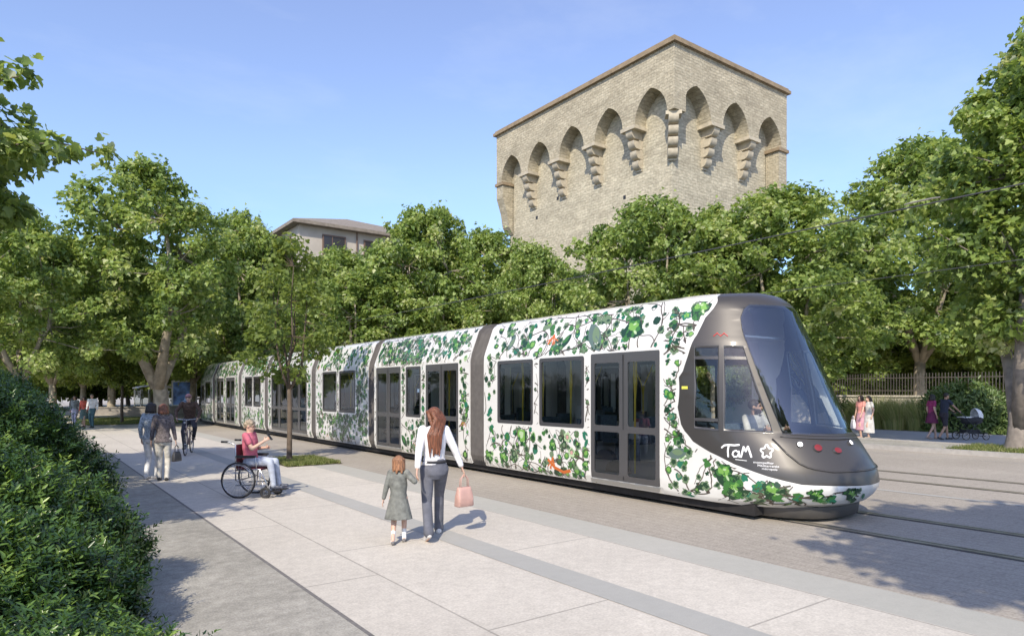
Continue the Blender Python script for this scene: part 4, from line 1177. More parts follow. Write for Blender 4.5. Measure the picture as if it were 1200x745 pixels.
def plant(name, parts, loc, rz, sc, mats, lab, cat='tree', group=None):
    o = empty(name, loc, rz, lab, cat, group); o.scale = (sc, sc, sc) if not isinstance(sc, tuple) else sc
    for nm, me, mt in (('crown', parts[0], mats[0]), ('trunk', parts[1], mats[1])):
        if not me.materials: me.materials.append(mt)
        c = bpy.data.objects.new(nm, me); COL.objects.link(c); c.parent = o
        if nm == 'trunk': me.polygons.foreach_set('use_smooth', [True] * len(me.polygons))
    return o
PM = (M['leaf_plane'], M['bark']); FM = (M['leaf_far'], M['bark_grey'])
# ---- variants shared by the rows
VA = tree_parts(3, 11.5, 4.3, 2.6, 230, 120, .20, LEAF0, .24, (.3, .2), clump=.60)
VB = tree_parts(8, 12.0, 4.6, 2.9, 240, 120, .20, LEAF0, .26, (-.4, .3), clump=.62)
VC = tree_parts(14, 11.0, 4.0, 2.6, 205, 120, .20, LEAF0, .23, (.2, -.4), shape=.85, clump=.60)
VF = tree_parts(21, 12, 4.8, 2.0, 240, 80, .34, LEAF1, .28, (.2, .1), clump=.78)
VG = tree_parts(27, 11, 4.4, 1.8, 220, 80, .34, LEAF1, .28, (-.3, .1), shape=.8, clump=.78)
ROW = 'plane trees along the far side of the tracks'
# right-hand row (x about 24), pits beside the road
T10 = tree_parts(41, 12.6, 2.6, 3.1, 240, 125, .19, LEAF0, .29, (.7, -.7), fork=1.15, clump=.58)
plant('plane_tree', T10, (24.0, 7.1, .05), .3, 1, (M['leaf_plane'], M['bark_grey']), 'plane tree at the right edge with a thick trunk forking low above grass', 'tree', ROW)
def row(v, px, D, sc, rz, lab, mats=PM, name='plane_tree', group=ROW, z=0.0):
    x, y, _ = at(px, D); return plant(name, v, (x, y, z), rz, sc, mats, lab, 'tree', group)
row(VB, 1078, 40, (1.35, 1.35, 1.36), 1.1, 'plane tree with pinkish trunk behind the walkers in pale dresses')
row(VA, 985, 42, (1.1, 1.1, .95), 2.2, 'shorter bright plane tree standing just right of the tram windscreen')
row(VA, 915, 29.5, (1.0, 1.0, .93), 0.4, 'plane tree whose crown rises over the tram cab, right of the tower')
row(VC, 838, 31, (.85, .85, .93), 1.9, 'plane tree in front of the right corner of the tower')
row(VB, 757, 32, (.86, .86, .92), 4.0, 'plane tree in front of the middle of the stone tower, above the double doors')
row(VC, 690, 34, (.58, .58, .62), 5.2, 'small plane tree low in front of the left half of the tower')
row(VA, 628, 40, (.74, .74, .90), 3.1, 'plane tree at the left foot of the stone tower')
row(VB, 560, 44, (.95, .95, 1.02), 2.6, 'plane tree filling the gap just left of the stone tower')
row(VA, 497, 42, (1.0, 1.0, 1.15), 5.6, 'tallest plane tree above the middle tram cars')
row(VC, 430, 40, (.95, .95, .85), .9, 'low plane tree in front of the apartment building roof')
row(VB, 388, 44, (.90, .90, .93), 3.7, 'plane tree under the corner of the apartment roof')
row(VA, 322, 47, (.9, .9, .98), 1.4, 'plane tree left of the apartment building')
row(VC, 285, 45, (1.0, 1.0, 1.24), 2.9, 'tall plane tree right of the highest crown at left')
row(VB, 1190, 42, (1, 1, 1.05), 2.0, 'background plane tree at the far right behind the fence', FM)
# near left: the tall tree between the women and the cyclist
T2 = tree_parts(52, 13.5, 4.1, 3.4, 205, 115, .215, LEAF0, .38, (-.9, .1), fork=2.6, clump=.62, shape=.92)
x, y, _ = at(188, 35)
plant('plane_tree', T2, (x, y, 0), .8, 1, PM, 'tallest plane tree at left with a thick pale trunk behind the standing women', 'tree', 'trees standing in the plaza')
# young tree in the grass pit
T3 = tree_parts(63, 5.75, 1.12, 2.1, 62, 50, .125, LEAF0, .065, (.05, .05), clump=.32, shape=.9)
x, y, _ = at(339, 17.4)
plant('young_tree', T3, (x, y, .02), .5, 1, (M['leaf_young'], M['bark_dark']), 'slim young tree with straight brown stem growing from a grass pit beside the tram', 'tree', 'trees standing in the plaza')
T4 = tree_parts(71, 7.2, 2.3, 2.4, 130, 70, .20, LEAF1, .08, (.05, .05), clump=.42)
x, y, _ = at(143, 38)
plant('young_tree', T4, (x, y, .02), .2, 1, (M['leaf_young'], M['bark_dark']), 'thin sapling with dark stem in a far grass patch left of the thick pale trunk', 'tree', 'trees standing in the plaza')
# big tree hanging in from the left, its neighbour out of frame that shades the paving
T1 = tree_parts(81, 8.3, 3.2, 4.3, 210, 110, .17, LEAF0, .28, (.2, 0), clump=.50, shape=1.2)
plant('plane_tree', T1, (-2.95, 14.8, 0), .6, 1, (M['leaf_plane'], M['bark_grey']), 'plane tree hanging into the left edge above the hedge', 'tree', 'trees behind the hedge')
plant('plane_tree', T1, (-3.1, 8.9, 0), 2.6, (.62, .62, .80), (M['leaf_plane'], M['bark_grey']), 'plane tree beyond the left edge whose shade falls across the wheelchair', 'tree', 'trees behind the hedge')
T5 = tree_parts(95, 9.8, 2.7, 5.9, 210, 120, .20, LEAF0, .24, (.2, 0), clump=.55)
plant('plane_tree', T5, (2.8, -4.3, 0), 1.7, 1, (M['leaf_plane'], M['bark_grey']), 'plane tree beyond the right edge that shades the tracks before the tram', 'tree', 'trees near the viewer')
# far left trees
FL = [(28, 30, .84, VB, 'plane tree at the far left behind the near overhanging one'), (62, 40, .94, VA, 'plane tree left of the tallest crown, over the three distant walkers'),
      (98, 44, .88, VC, 'pale-trunked plane tree right behind the three distant walkers'), (130, 52, 1.1, VB, 'plane tree far behind the thin sapling'),
      (225, 52, 1.05, VA, 'plane tree over the blue billboard'), (252, 60, 1.2, VC, 'plane tree over the far end of the tram')]
for i, (px, D, s_, v, lab) in enumerate(FL):
    x, y, _ = at(px, D); plant('plane_tree', v, (x, y, 0), i * 1.3, s_, PM, lab, 'tree', 'trees at the far end of the plaza')
# wood behind everything: bushy trees in two staggered rows, low crowns
k = 0
spots = [(-60, 46), (-5, 58), (20, 70), (50, 66), (85, 78), (118, 74), (150, 84), (178, 70), (205, 80), (236, 84), (270, 72), (305, 62)]
labs = ['behind the hedge at the left border', 'behind the hedge end, lowest at left', 'over the far end of the path', 'between the two distant trunks at left', 'straight above the three distant walkers',
        'behind the low grey wall', 'behind the white shelter', 'behind the thick pale trunk', 'behind the blue billboard', 'over the rear nose of the tram', 'behind the rear tram cars', 'behind the young tree beside the tram']
for (px, D), lb in zip(spots, labs):
    x, y, _ = at(px, D); plant('background_tree', (VF, VG)[k % 2], (x, y, -.4), k * 1.7, .95 + .15 * math.sin(k * 2.1), FM, 'dense background tree ' + lb, 'tree', 'background trees'); k += 1
spots = [(345, 58), (392, 54), (440, 58), (486, 60), (528, 52), (585, 55), (652, 47), (712, 46), (775, 44), (838, 43), (893, 42.5), (945, 42), (1000, 46), (1052, 44), (1110, 50), (1165, 46), (1215, 38)]
labs = ['left below the apartment roof', 'in front of the apartment wall', 'right of the apartment windows', 'behind the tallest tree above the tram', 'left of the tower foot', 'at the left corner of the tower', 'low before the tower wall, left of its middle',
        'low before the middle of the tower', 'low before the front corner of the tower', 'below the right face of the tower', 'right below the tower edge', 'above the tram windscreen', 'right of the tram front', 'behind the tall ornamental grasses',
        'behind the round shrub', 'behind the forked trunk', 'at the right border']
for (px, D), lb in zip(spots, labs):
    x, y, _ = at(px, D); s_ = .72 + .08 * math.sin(k * 2.1)
    if px > 900: s_ = .80
    plant('background_tree', (VF, VG)[k % 2], (x, y, -.4), k * 1.7, s_, FM, 'dense background tree ' + lb, 'tree', 'background trees'); k += 1

# ---- clipped hedge at left
def hedge():
    g = np.random.default_rng(5)
    def hh(y): return np.interp(y, [0, 2.2, 3.2, 4.4, 6, 8, 10, 13, 30], [.2, .25, .45, .72, 1.12, 1.5, 1.86, 2.12, 2.2])
    def sec(y, t):        # t 0 (foot on path side) .. 1 top .. 2 far side
        ph = t * math.pi / 2; w_ = 2.03 + .05 * np.sin(y * 1.3); e = .95
        c = np.cos(ph); s = np.sin(ph)
        x = -1.35 + w_ * np.sign(c) * np.abs(c) ** e; z = hh(y) * np.abs(s) ** e
        b = .18 * np.sin(y * 1.9 + t * 3) + .13 * np.sin(y * 4.3 + t * 7) + .05 * np.sin(y * 9 - t * 11)
        return x + b * c, z * (1 + b * .55 * s)
    # sprigs, dense near the viewer
    P, Nn, U, S, Rn = [], [], [], [], []
    def addsprigs(n, y0, y1, ls, nl, t0, t1, sh=0):
        y = g.uniform(y0, y1, n); t = g.uniform(t0, t1, n); x, z = sec(y, t)
        x2, z2 = sec(y, t + .02); tx, tz = x2 - x, z2 - z
        nrm = np.stack([tz, np.zeros(n), -tx], 1); nrm = unit(nrm); nrm *= np.sign(nrm[:, 2:3] + nrm[:, 0:1] * .4 + 1e-6)
        d = unit(nrm * .9 + np.array([0, -.1, .45]) + g.normal(size=(n, 3)) * .42)
        base = np.stack([x, y, z], 1) - nrm * g.uniform(.02, .20, (n, 1))
        ln = ls * g.uniform(1.8, 4.2, n)
        tone = np.clip(g.normal(.42, .2, n), 0, 1)
        for j in range(nl):
            f = (j + .5) / nl; a = j * 2.4 + g.uniform(0, .6, n)
            o1 = unit(np.cross(d, np.array([.3, .5, .81]))); o2 = np.cross(d, o1)
            side = o1 * np.cos(a)[:, None] + o2 * np.sin(a)[:, None]
            P.append(base + d * (ln * (.25 + .75 * f))[:, None]); U.append(unit(side * (1.15 - .8 * f) + d * (.5 + .8 * f)))
            Nn.append(unit(d * .9 - side * .5 + g.normal(size=(n, 3)) * .15)); S.append(ls * g.uniform(.75, 1.25, n) * (1.05 - .3 * f)); Rn.append(np.clip(tone + .25 * (f - .5) + g.normal(size=n) * .06, 0, 1))
    addsprigs(5600, 1.6, 5.5, .064, 15, .02, 1.1)
    addsprigs(6500, 5.2, 10.5, .068, 13, .02, 1.15)
    addsprigs(5200, 10, 30, .085, 9, .02, 1.2)
    me = leaves_mesh('foliage', np.concatenate(P), np.concatenate(Nn), np.concatenate(U), np.concatenate(S), np.concatenate(Rn), LANCE)
    mt = leafmat('hedge_leaf', [(.013, .032, .012), (.030, .070, .018), (.060, .125, .026), (.13, .22, .040), (.26, .36, .07)], .2, .32, .6)
    h = empty('hedge', (0, 0, 0), label='thick dark green leafy hedge filling the lower left corner', cat='hedge')
    add('foliage', me, mt, h)
    m = MB(); ny, nt2 = 80, 26; vs = []
    for i in range(ny + 1):
        y = 1.4 + 28.8 * (i / ny) ** 1.3
        for j in range(nt2 + 1):
            t = 2 * j / nt2; x, z = sec(y, t); cxx, czz = -1.35, 0
            vs.append((cxx + (x - cxx) * .90, y, max(-.05, z * .86 - .06)))
    fs = [(i * (nt2 + 1) + j, i * (nt2 + 1) + j + 1, (i + 1) * (nt2 + 1) + j + 1, (i + 1) * (nt2 + 1) + j) for i in range(ny) for j in range(nt2)]
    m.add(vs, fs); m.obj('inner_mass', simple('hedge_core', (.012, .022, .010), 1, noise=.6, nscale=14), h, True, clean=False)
    m = MB(); rr = random.Random(4)
    for _ in range(26):
        y = rr.uniform(2.4, 7); t = rr.uniform(.15, .9); x, z = sec(y, t); p = Vector((float(x), y, float(z))); d = Vector((rr.uniform(.1, .5), rr.uniform(-.3, .3), rr.uniform(.2, .5)))
        m.tube([p - d * .4, p, p + d * .28], [.005, .004, .002], 5)
    m.obj('twigs', simple('twig_bark', (.32, .26, .18), .8), h, True)
hedge()

# ---- grasses, shrubs and verge on the right
def tuft(seed, n, h, r, wd):
    g = np.random.default_rng(seed); a = g.uniform(0, 6.28, n); rr = r * g.uniform(0, 1, n) ** .6
    b = np.stack([rr * np.cos(a), rr * np.sin(a), np.zeros(n)], 1); out = np.stack([np.cos(a), np.sin(a), np.zeros(n)], 1)
    V = []; hs_ = h * g.uniform(.6, 1.1, n); bend = g.uniform(.1, .55, n) * h
    sd = np.stack([-np.sin(a + .6), np.cos(a + .6), np.zeros(n)], 1)
    for t in (0, .4, .75, 1):
        c = b + out * (bend * t * t)[:, None] + np.array([0, 0, 1]) * (hs_ * (t - .12 * t * t))[:, None]; w_ = wd * (1 - .85 * t)
        V += [c - sd * w_, c + sd * w_]
    V = np.stack(V, 1).reshape(-1, 3)
    vs = [tuple(v) for v in V]; fs = []
    for i in range(n):
        o = i * 8; fs += [(o, o + 1, o + 3, o + 2), (o + 2, o + 3, o + 5, o + 4), (o + 4, o + 5, o + 7, o + 6)]
    me = bpy.data.meshes.new('blades'); me.from_pydata(vs, [], fs)
    at_ = me.attributes.new('rnd', 'FLOAT', 'POINT'); at_.data.foreach_set('value', np.repeat(g.random(n), 8).astype(np.float32))
    return me
def atX(px, X):
    t = (px - 600) / F; return at(px, X / (FX + FY * t))
tm = tuft(2, 900, 1.75, .75, .018); tm.materials.append(leafmat('grass_blade', [(.20, .24, .08), (.32, .35, .12), (.48, .46, .22)], .3, .6))
gp = [(1012, 36.5, 'ornamental grass clump directly behind the walker in the pink dress'), (1030, 36, 'ornamental grass clump just right of the pink and white dresses'), (1046, 35.6, 'middle ornamental grass clump in the row before the fence'),
      (1060, 35.2, 'fourth ornamental grass clump, right of the middle one'), (1074, 34.8, 'ornamental grass clump left of the woman in purple'), (1088, 34.4, 'ornamental grass clump behind the woman in purple')]
for i, (px, D, lab) in enumerate(gp):
    x, y, _ = atX(px, 34.5); o = empty('ornamental_grass', (x - .4 * (i % 2), y, 0), i * 1.1, lab, 'grass clump', 'ornamental grasses before the fence'); o.scale = (1.05, 1.05, (.80, 1.02, .68, .92, .75, .98)[i])
    c = bpy.data.objects.new('blades', tm); COL.objects.link(c); c.parent = o
def bush(seed, r, h, n, ls):
    g = np.random.default_rng(seed); d = unit(g.normal(size=(n, 3))); d[:, 2] = np.abs(d[:, 2])
    lob = 1 + .12 * np.sin(4 * np.arctan2(d[:, 1], d[:, 0]) + seed) + .1 * np.sin(9 * d[:, 2] + seed)
    P = d * (np.array([r, r, h]) * (lob * g.uniform(.75, 1.03, n))[:, None]); U = unit(d + g.normal(size=(n, 3)) * .6 + np.array([0, 0, .5]))
    me = leaves_mesh('foliage', P, unit(d + g.normal(size=(n, 3)) * .5), U, ls * g.uniform(.6, 1.3, n), np.clip(g.normal(.45, .2, n), 0, 1), LANCE)
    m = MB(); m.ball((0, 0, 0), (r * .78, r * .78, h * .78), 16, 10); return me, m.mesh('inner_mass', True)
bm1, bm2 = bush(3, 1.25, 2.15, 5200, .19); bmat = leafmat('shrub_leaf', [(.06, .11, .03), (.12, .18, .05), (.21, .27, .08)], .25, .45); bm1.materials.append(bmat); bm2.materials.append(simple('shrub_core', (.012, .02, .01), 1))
bs = [(1112, 33.8, 1.02, 'rounded dark shrub behind the man pushing the pram'), (1134, 33.4, 1.12, 'tallest rounded shrub, right behind the white pram hood'), (1155, 32.8, .95, 'rounded shrub between the pram and the forked trunk'), (1180, 32.4, .8, 'low shrub behind the forked trunk'),
      (1200, 32.0, .85, 'shrub cut by the right border'), (985, 37.5, .7, 'low shrub close to the right side of the tram nose')]
for i, (px, D, s_, lab) in enumerate(bs):
    x, y, _ = atX(px, 34.3); o = empty('shrub', (x, y, 0), i * 1.3, lab, 'shrub', 'shrubs before the fence'); o.scale = (s_, s_, s_)
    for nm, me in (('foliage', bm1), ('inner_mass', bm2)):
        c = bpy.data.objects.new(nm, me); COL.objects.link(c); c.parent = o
# turf: short blades in the tree pits and verge
def turf(name, rects, n, h, lab_kind=True):
    g = np.random.default_rng(9); A = [(b - a) * (d - c) for a, b, c, d, z in rects]; V = []; 
    for (a, b, c, d, z), ar in zip(rects, A):
        k = int(n * ar / sum(A)); x = g.uniform(a, b, k); y = g.uniform(c, d, k)
        # ragged edge
        ex = np.minimum(np.minimum(x - a, b - x), np.minimum(y - c, d - y)); keep = ex > g.uniform(0, .14, k) + .04 * np.sin(x * 9 + y * 7); x, y = x[keep], y[keep]; k = len(x)
        an = g.uniform(0, 6.28, k); hh = h * g.uniform(.5, 1.3, k); lx, ly = np.cos(an) * .012, np.sin(an) * .012; bx, by = g.normal(size=k) * h * .5, g.normal(size=k) * h * .5
        V.append(np.stack([np.stack([x - lx, y - ly, np.full(k, z)], 1), np.stack([x + lx, y + ly, np.full(k, z)], 1), np.stack([x + bx, y + by, z + hh], 1)], 1))
    V = np.concatenate(V); k = len(V); me = bpy.data.meshes.new(name)
    me.from_pydata([tuple(v) for v in V.reshape(-1, 3)], [], [(3 * i, 3 * i + 1, 3 * i + 2) for i in range(k)])
    at_ = me.attributes.new('rnd', 'FLOAT', 'POINT'); at_.data.foreach_set('value', np.repeat(g.random(k), 3).astype(np.float32))
    return tag(add(name, me, turfm), kind='stuff', label='short green grass growing around the tree trunks', cat='grass')
turfm = leafmat('turf_blade', [(.09, .13, .03), (.16, .20, .05), (.30, .29, .12)], .3, .6)
x4, y4, _ = at(146, 38)
pits = [(5.2, 6.6, 16.2, 18.3, .02), (x4 - 2.0, x4 + 3.2, y4 - 1.5, y4 + 8, .02)]
for a, b, c, d, z in pits: sheet('tree_pit', a, b, c, d, .017, M['soil'])
turf('grass', [pits[0]], 9000, .085); 
o_ = turf('grass', [pits[1], (22.4, 24.95, -3, 8.5, .10)], 42000, .11)
# ================================================================== PEOPLE
class Blob(MB):
    def cap(s, p0, p1, r0, r1, side=None, k=1.0, seg=14, hn=3):
        """tapered capsule; radius r across 'side', r*k in the other direction"""
        p0, p1 = Vector(p0), Vector(p1); d = p1 - p0; L = d.length
        d = d.normalized() if L > 1e-6 else Vector((0, 0, 1))
        if side is None: side = Vector((1, 0, 0)) if abs(d.x) < .9 else Vector((0, 1, 0))
        a = side - d * side.dot(d)
        if a.length < 1e-3: a = d.orthogonal()
        a.normalize(); b = d.cross(a); R_ = []
        for i in range(hn): t = math.pi / 2 * (i + .35) / hn; R_.append((p0 - d * r0 * math.cos(t) * min(1, k + .2), r0 * math.sin(t)))
        n = 4
        for i in range(n + 1): R_.append((p0.lerp(p1, i / n), r0 + (r1 - r0) * i / n))
        for i in reversed(range(hn)): t = math.pi / 2 * (i + .35) / hn; R_.append((p1 + d * r1 * math.cos(t) * min(1, k + .2), r1 * math.sin(t)))
        vs = []
        for c, r in R_: vs += [c + a * (r * math.cos(t)) + b * (r * k * math.sin(t)) for t in [2 * math.pi * j / seg for j in range(seg)]]
        m = len(R_); fs = [(i * seg + j, i * seg + (j + 1) % seg, (i + 1) * seg + (j + 1) % seg, (i + 1) * seg + j) for i in range(m - 1) for j in range(seg)]
        fs += [tuple(reversed(range(seg))), tuple((m - 1) * seg + j for j in range(seg))]
        s.add(vs, fs)
    def loft(s, rings, seg=20):
        """rings: (centre, rx, ry, side, fwd) closed solid"""
        vs = []
        for c, rx, ry, sd, fw in rings: vs += [Vector(c) + sd * (rx * math.cos(t)) + fw * (ry * math.sin(t)) for t in [2 * math.pi * j / seg for j in range(seg)]]
        m = len(rings); fs = [(i * seg + j, i * seg + (j + 1) % seg, (i + 1) * seg + (j + 1) % seg, (i + 1) * seg + j) for i in range(m - 1) for j in range(seg)]
        fs += [tuple(reversed(range(seg))), tuple((m - 1) * seg + j for j in range(seg))]
        s.add(vs, fs)
    def melt(s, name, voxel, mats, parent, smooth=5, paint=None):
        me = s.mesh(name, True); o = bpy.data.objects.new('tmp', me); COL.objects.link(o)
        r = o.modifiers.new('r', 'REMESH'); r.mode = 'VOXEL'; r.voxel_size = voxel; r.adaptivity = 0
        if smooth: k = o.modifiers.new('s', 'SMOOTH'); k.iterations = smooth; k.factor = .5
        me2 = bpy.data.meshes.new_from_object(o.evaluated_get(bpy.context.evaluated_depsgraph_get())); me2.name = name
        bpy.data.objects.remove(o); bpy.data.meshes.remove(me)
        ob = add(name, me2, mats, parent, True)
        if paint:
            idx = [paint(p.center) for p in me2.polygons]; me2.polygons.foreach_set('material_index', idx)
        return ob
def ik(a, t, l1, l2, pole):
    a, t = Vector(a), Vector(t); d = t - a; L = min(d.length, (l1 + l2) * .999); d.normalize(); t = a + d * L
    x = (l1 * l1 - l2 * l2 + L * L) / (2 * L); h = math.sqrt(max(0, l1 * l1 - x * x))
    p = Vector(pole); p = (p - d * p.dot(d)).normalized()
    return a + d * x + p * h, t
SKIN = {}
def skin(c):
    if c not in SKIN:
        m, nt, b = newmat('skin'); b.inputs['Base Color'].default_value = (*c, 1); b.inputs['Roughness'].default_value = .5
        b.inputs['Subsurface Weight'].default_value = .08; b.inputs['Subsurface Radius'].default_value = (.02, .008, .004); SKIN[c] = m
    return SKIN[c]
CL_ = {}
def cloth(c, rough=.85, noise=.22, scale=9, bump=.9):
    key = (c, rough, noise, scale)
    if key not in CL_: CL_[key] = simple('cloth', c, rough, noise=noise, nscale=scale, bump=bump, bscale=scale * .9)
    return CL_[key]
def hairmat(c):
    if ('h', c) in CL_: return CL_[('h', c)]
    m, nt, b = newmat('hair'); L = nt.links.new; tc = N(nt, 'ShaderNodeTexCoord'); mp = N(nt, 'ShaderNodeMapping'); mp.inputs['Scale'].default_value = (120, 120, 7)
    nz = N(nt, 'ShaderNodeTexNoise'); nz.inputs['Scale'].default_value = 1; nz.inputs['Detail'].default_value = 3; L(tc.outputs['Object'], mp.inputs['Vector']); L(mp.outputs[0], nz.inputs['Vector'])
    mr = N(nt, 'ShaderNodeMapRange'); mr.inputs[1].default_value = .35; mr.inputs[2].default_value = .65; mr.inputs[3].default_value = .45; mr.inputs[4].default_value = 1.7; L(nz.outputs['Fac'], mr.inputs[0])
    sc = N(nt, 'ShaderNodeVectorMath', operation='SCALE'); sc.inputs[0].default_value = c; L(mr.outputs[0], sc.inputs['Scale']); L(sc.outputs[0], b.inputs['Base Color'])
    bp = N(nt, 'ShaderNodeBump'); bp.inputs['Strength'].default_value = .9; bp.inputs['Distance'].default_value = .01; L(nz.outputs['Fac'], bp.inputs['Height']); L(bp.outputs[0], b.inputs['Normal'])
    b.inputs['Roughness'].default_value = .42; CL_[('h', c)] = m; return m
DKEYE = simple('eye_dark', (.02, .015, .012), .3); LIP = simple('lips', (.45, .14, .12), .5)
LIGHT = (.56, .36, .27); TAN = (.42, .25, .17)
def person(lab, loc, rz, h=1.68, pelvis=(0, 0, .905), lean=0, turn=0, ank=((-.09, 0, .085), (.09, 0, .085)), wr=None, foot=(0, 0), head=(0, 0), v=.011,
           sk=LIGHT, hair=(.12, .06, .03), hairstyle='short', top=None, sleeve='long', bottom=None, bkind='trousers', shoe=(.05, .05, .05), female=True, build=1.0, toplen=0.0, group=None, skirt=None, beard=False, extras=None, headwear=None, kneepole=(0, 1, 0), fat=1.0, elbow=None, footpitch=(0, 0), sock=None, headscale=1):
    S = h / 1.7; o = empty('person', loc, rz, lab, 'person', group); o.scale = (S, S, S)
    sw = .158 if female else .185
    P = Vector(pelvis); up = Matrix.Rotation(-R(lean), 3, 'X') @ Vector((0, 0, 1)); fwd = Matrix.Rotation(-R(lean), 3, 'X') @ Vector((0, 1, 0))
    tw = Matrix.Rotation(R(turn), 3, up); sd = tw @ Vector((1, 0, 0)); fwd2 = tw @ fwd; X = Vector((1, 0, 0))
    waist = P + up * .15; chest = P + up * .36; shc = P + up * .495; neck = P + up * .56; hc = P + up * .665 + fwd * .025
    sh = [shc - sd * sw, shc + sd * sw]; hip = [P - X * .088, P + X * .088]
    if wr is None: wr = (sh[0] + Vector((-.06, .03, -.50)), sh[1] + Vector((.06, .03, -.50)))
    A, E, W, K, T = [], [], [], [], []
    for i in (0, 1):
        ep = (elbow[i] if elbow else ((-.35 if i == 0 else .35), -1, -.3)); e, w_ = ik(sh[i], wr[i], .275, .245, ep); E.append(e); W.append(w_)
        k, a = ik(hip[i], ank[i], .43, .42, kneepole if not isinstance(kneepole[0], tuple) else kneepole[i]); K.append(k); A.append(a)
    B = Blob()
    # torso
    fb = fat
    def ring(c, rx, ry, f=fwd, s_=sd): return (c, rx, ry, s_, f)
    hw = .150 if female else .142
    B.loft([ring(P - up * .10, hw * .55, .07, fwd, X), ring(P - up * .06, hw * .9, .10, fwd, X), ring(P, hw, .108, fwd, X), ring(P + up * .07, hw * .93, .10 * fb, fwd, X), ring(waist, (.112 if female else .132) * fb, .085 * fb), ring(P + up * .26, (.125 if female else .15) * fb, .095 * fb),
            ring(chest, sw * .86, .108), ring(P + up * .44, sw * .92, .095), ring(P + up * .50, sw * .72, .07), ring(P + up * .535, .075, .055)])
    for i in (0, 1):
        B.cap(sh[i].lerp(shc, .12), E[i], .052 * build, .036 * build, None, 1); B.cap(E[i], W[i], .037 * build, .024 * build)
        B.cap(hip[i], K[i], .082 * build, .052 * build); B.cap(K[i], A[i], .052 * build, .034 * build)
        km = K[i].lerp(A[i], .28) - (K[i] - hip[i]).normalized().cross(X).normalized() * 0; B.cap(K[i].lerp(A[i], .12), K[i].lerp(A[i], .42), .048 * build, .044 * build)
        fd = Matrix.Rotation(R(foot[i]), 3, 'Z') @ Vector((0, 1, 0)); fp = R(footpitch[i]); fd = Vector((fd.x * math.cos(fp), fd.y * math.cos(fp), math.sin(fp)))
        heel = A[i] + Vector((0, 0, -.055)) - fd * .035; toe = heel + fd * .19
        B.cap(A[i], heel + Vector((0, 0, .02)), .034, .032); B.cap(heel, toe, .030, .030)
        # hand: palm, four fingers of unequal length, thumb
        d = (W[i] - E[i]).normalized(); sgn = -1 if i == 0 else 1; inw = Vector((-sgn, 0, 0)); inw = (inw - d * inw.dot(d)).normalized(); ac = d.cross(inw) * sgn
        palm = W[i] + d * .08; B.cap(W[i], palm, .022, .034, ac, .42)
        for f, (u, ln) in enumerate(((-.026, .062), (-.009, .074), (.009, .070), (.025, .055))):
            b0 = palm + ac * u * -1 * 1.0 + d * .005; k1 = b0 + d * ln * .5 + inw * .006; k2 = k1 + (d * .72 + inw * .70).normalized() * ln * .5
            B.cap(b0 - d * .02, k1, .0092, .0088, None, 1, 8); B.cap(k1, k2, .0088, .0075, None, 1, 8)
        b0 = W[i] + d * .03 + ac * .022; k1 = b0 + (d * .55 + ac * .75 + inw * .2).normalized() * .042; B.cap(b0, k1, .012, .0105, None, 1, 8); B.cap(k1, k1 + (d * .9 + ac * .2 + inw * .3).normalized() * .03, .0105, .009, None, 1, 8)
    # neck and head
    Hm = Matrix.Rotation(R(head[0]), 3, 'Z') @ Matrix.Rotation(-R(head[1]), 3, 'X')
    hr, hf, hu = Hm @ Vector((1, 0, 0)), Hm @ Vector((0, 1, 0)), Hm @ Vector((0, 0, 1))
    def hp(x, y, z): return hc + hr * x + hf * y + hu * z
    B.cap(P + up * .50, hc - hu * .05 - hf * .012, .05, .046)
    rotm = Matrix((hr, hf, hu)).transposed(); i0 = len(B.v)
    B.ball(hp(0, -.012, .025), (.073, .092, .088), 20, 14, 0, rotm)
    B.ball(hp(0, .018, -.035), (.056, .066, .078), 18, 12, 0, rotm)
    B.cap(hp(0, .060, -.088), hp(0, .066, -.082), .022, .018)
    B.cap(hp(0, .080, .012), hp(0, .101, -.024), .009, .0135); B.cap(hp(-.012, .084, -.027), hp(.012, .084, -.027), .009, .009)
    B.cap(hp(-.015, .079, -.055), hp(.015, .079, -.055), .009, .009)
    for s_ in (-1, 1): B.ball(hp(.074 * s_, -.008, -.005), (.010, .020, .030), 10, 8, 0, rotm); B.cap(hp(.015 * s_, .078, .026), hp(.045 * s_, .072, .026), .009, .007)
    def grow(Bl, k0):
        if headscale != 1: Bl.v[k0:] = [tuple(hc + Vector((0, 0, .03)) * (headscale - 1) + (Vector(p) - hc) * headscale) for p in Bl.v[k0:]]
    grow(B, i0)
    shoem, tm_, bm_ = cloth(shoe, .5, .05), None, None
    def paint(c):
        q = (c - hc - Vector((0, 0, .03)) * (headscale - 1)) / headscale; x, y, z = q.dot(hr), q.dot(hf), q.dot(hu)
        if abs(z) < .13 and (x * x + y * y) < .02:
            if y > .055 and abs(abs(x) - .030) < .012 and abs(z - .006) < .007: return 1
            if y > .05 and abs(abs(x) - .031) < .018 and abs(z - .029) < .005: return 3
            if y > .07 and abs(x) < .023 and abs(z + .056) < .008: return 2
            if beard and z < -.028 and y > -.01 and not (abs(x) < .02 and abs(z + .056) < .007) and (z < -.045 or abs(x) > .03): return 3
        return 0
    hairm = hairmat(hair)
    B.melt('body', v, [skin(sk), DKEYE, LIP, hairm], o, 3, paint)
    # hair
    Hb = Blob()
    if hairstyle != 'none':
        Hb.ball(hp(0, -.020, .034), (.081, .096, .088), 20, 14, 0, rotm)
        Hb.cap(hp(-.05, .035, .068), hp(.05, .035, .068), .030, .030)
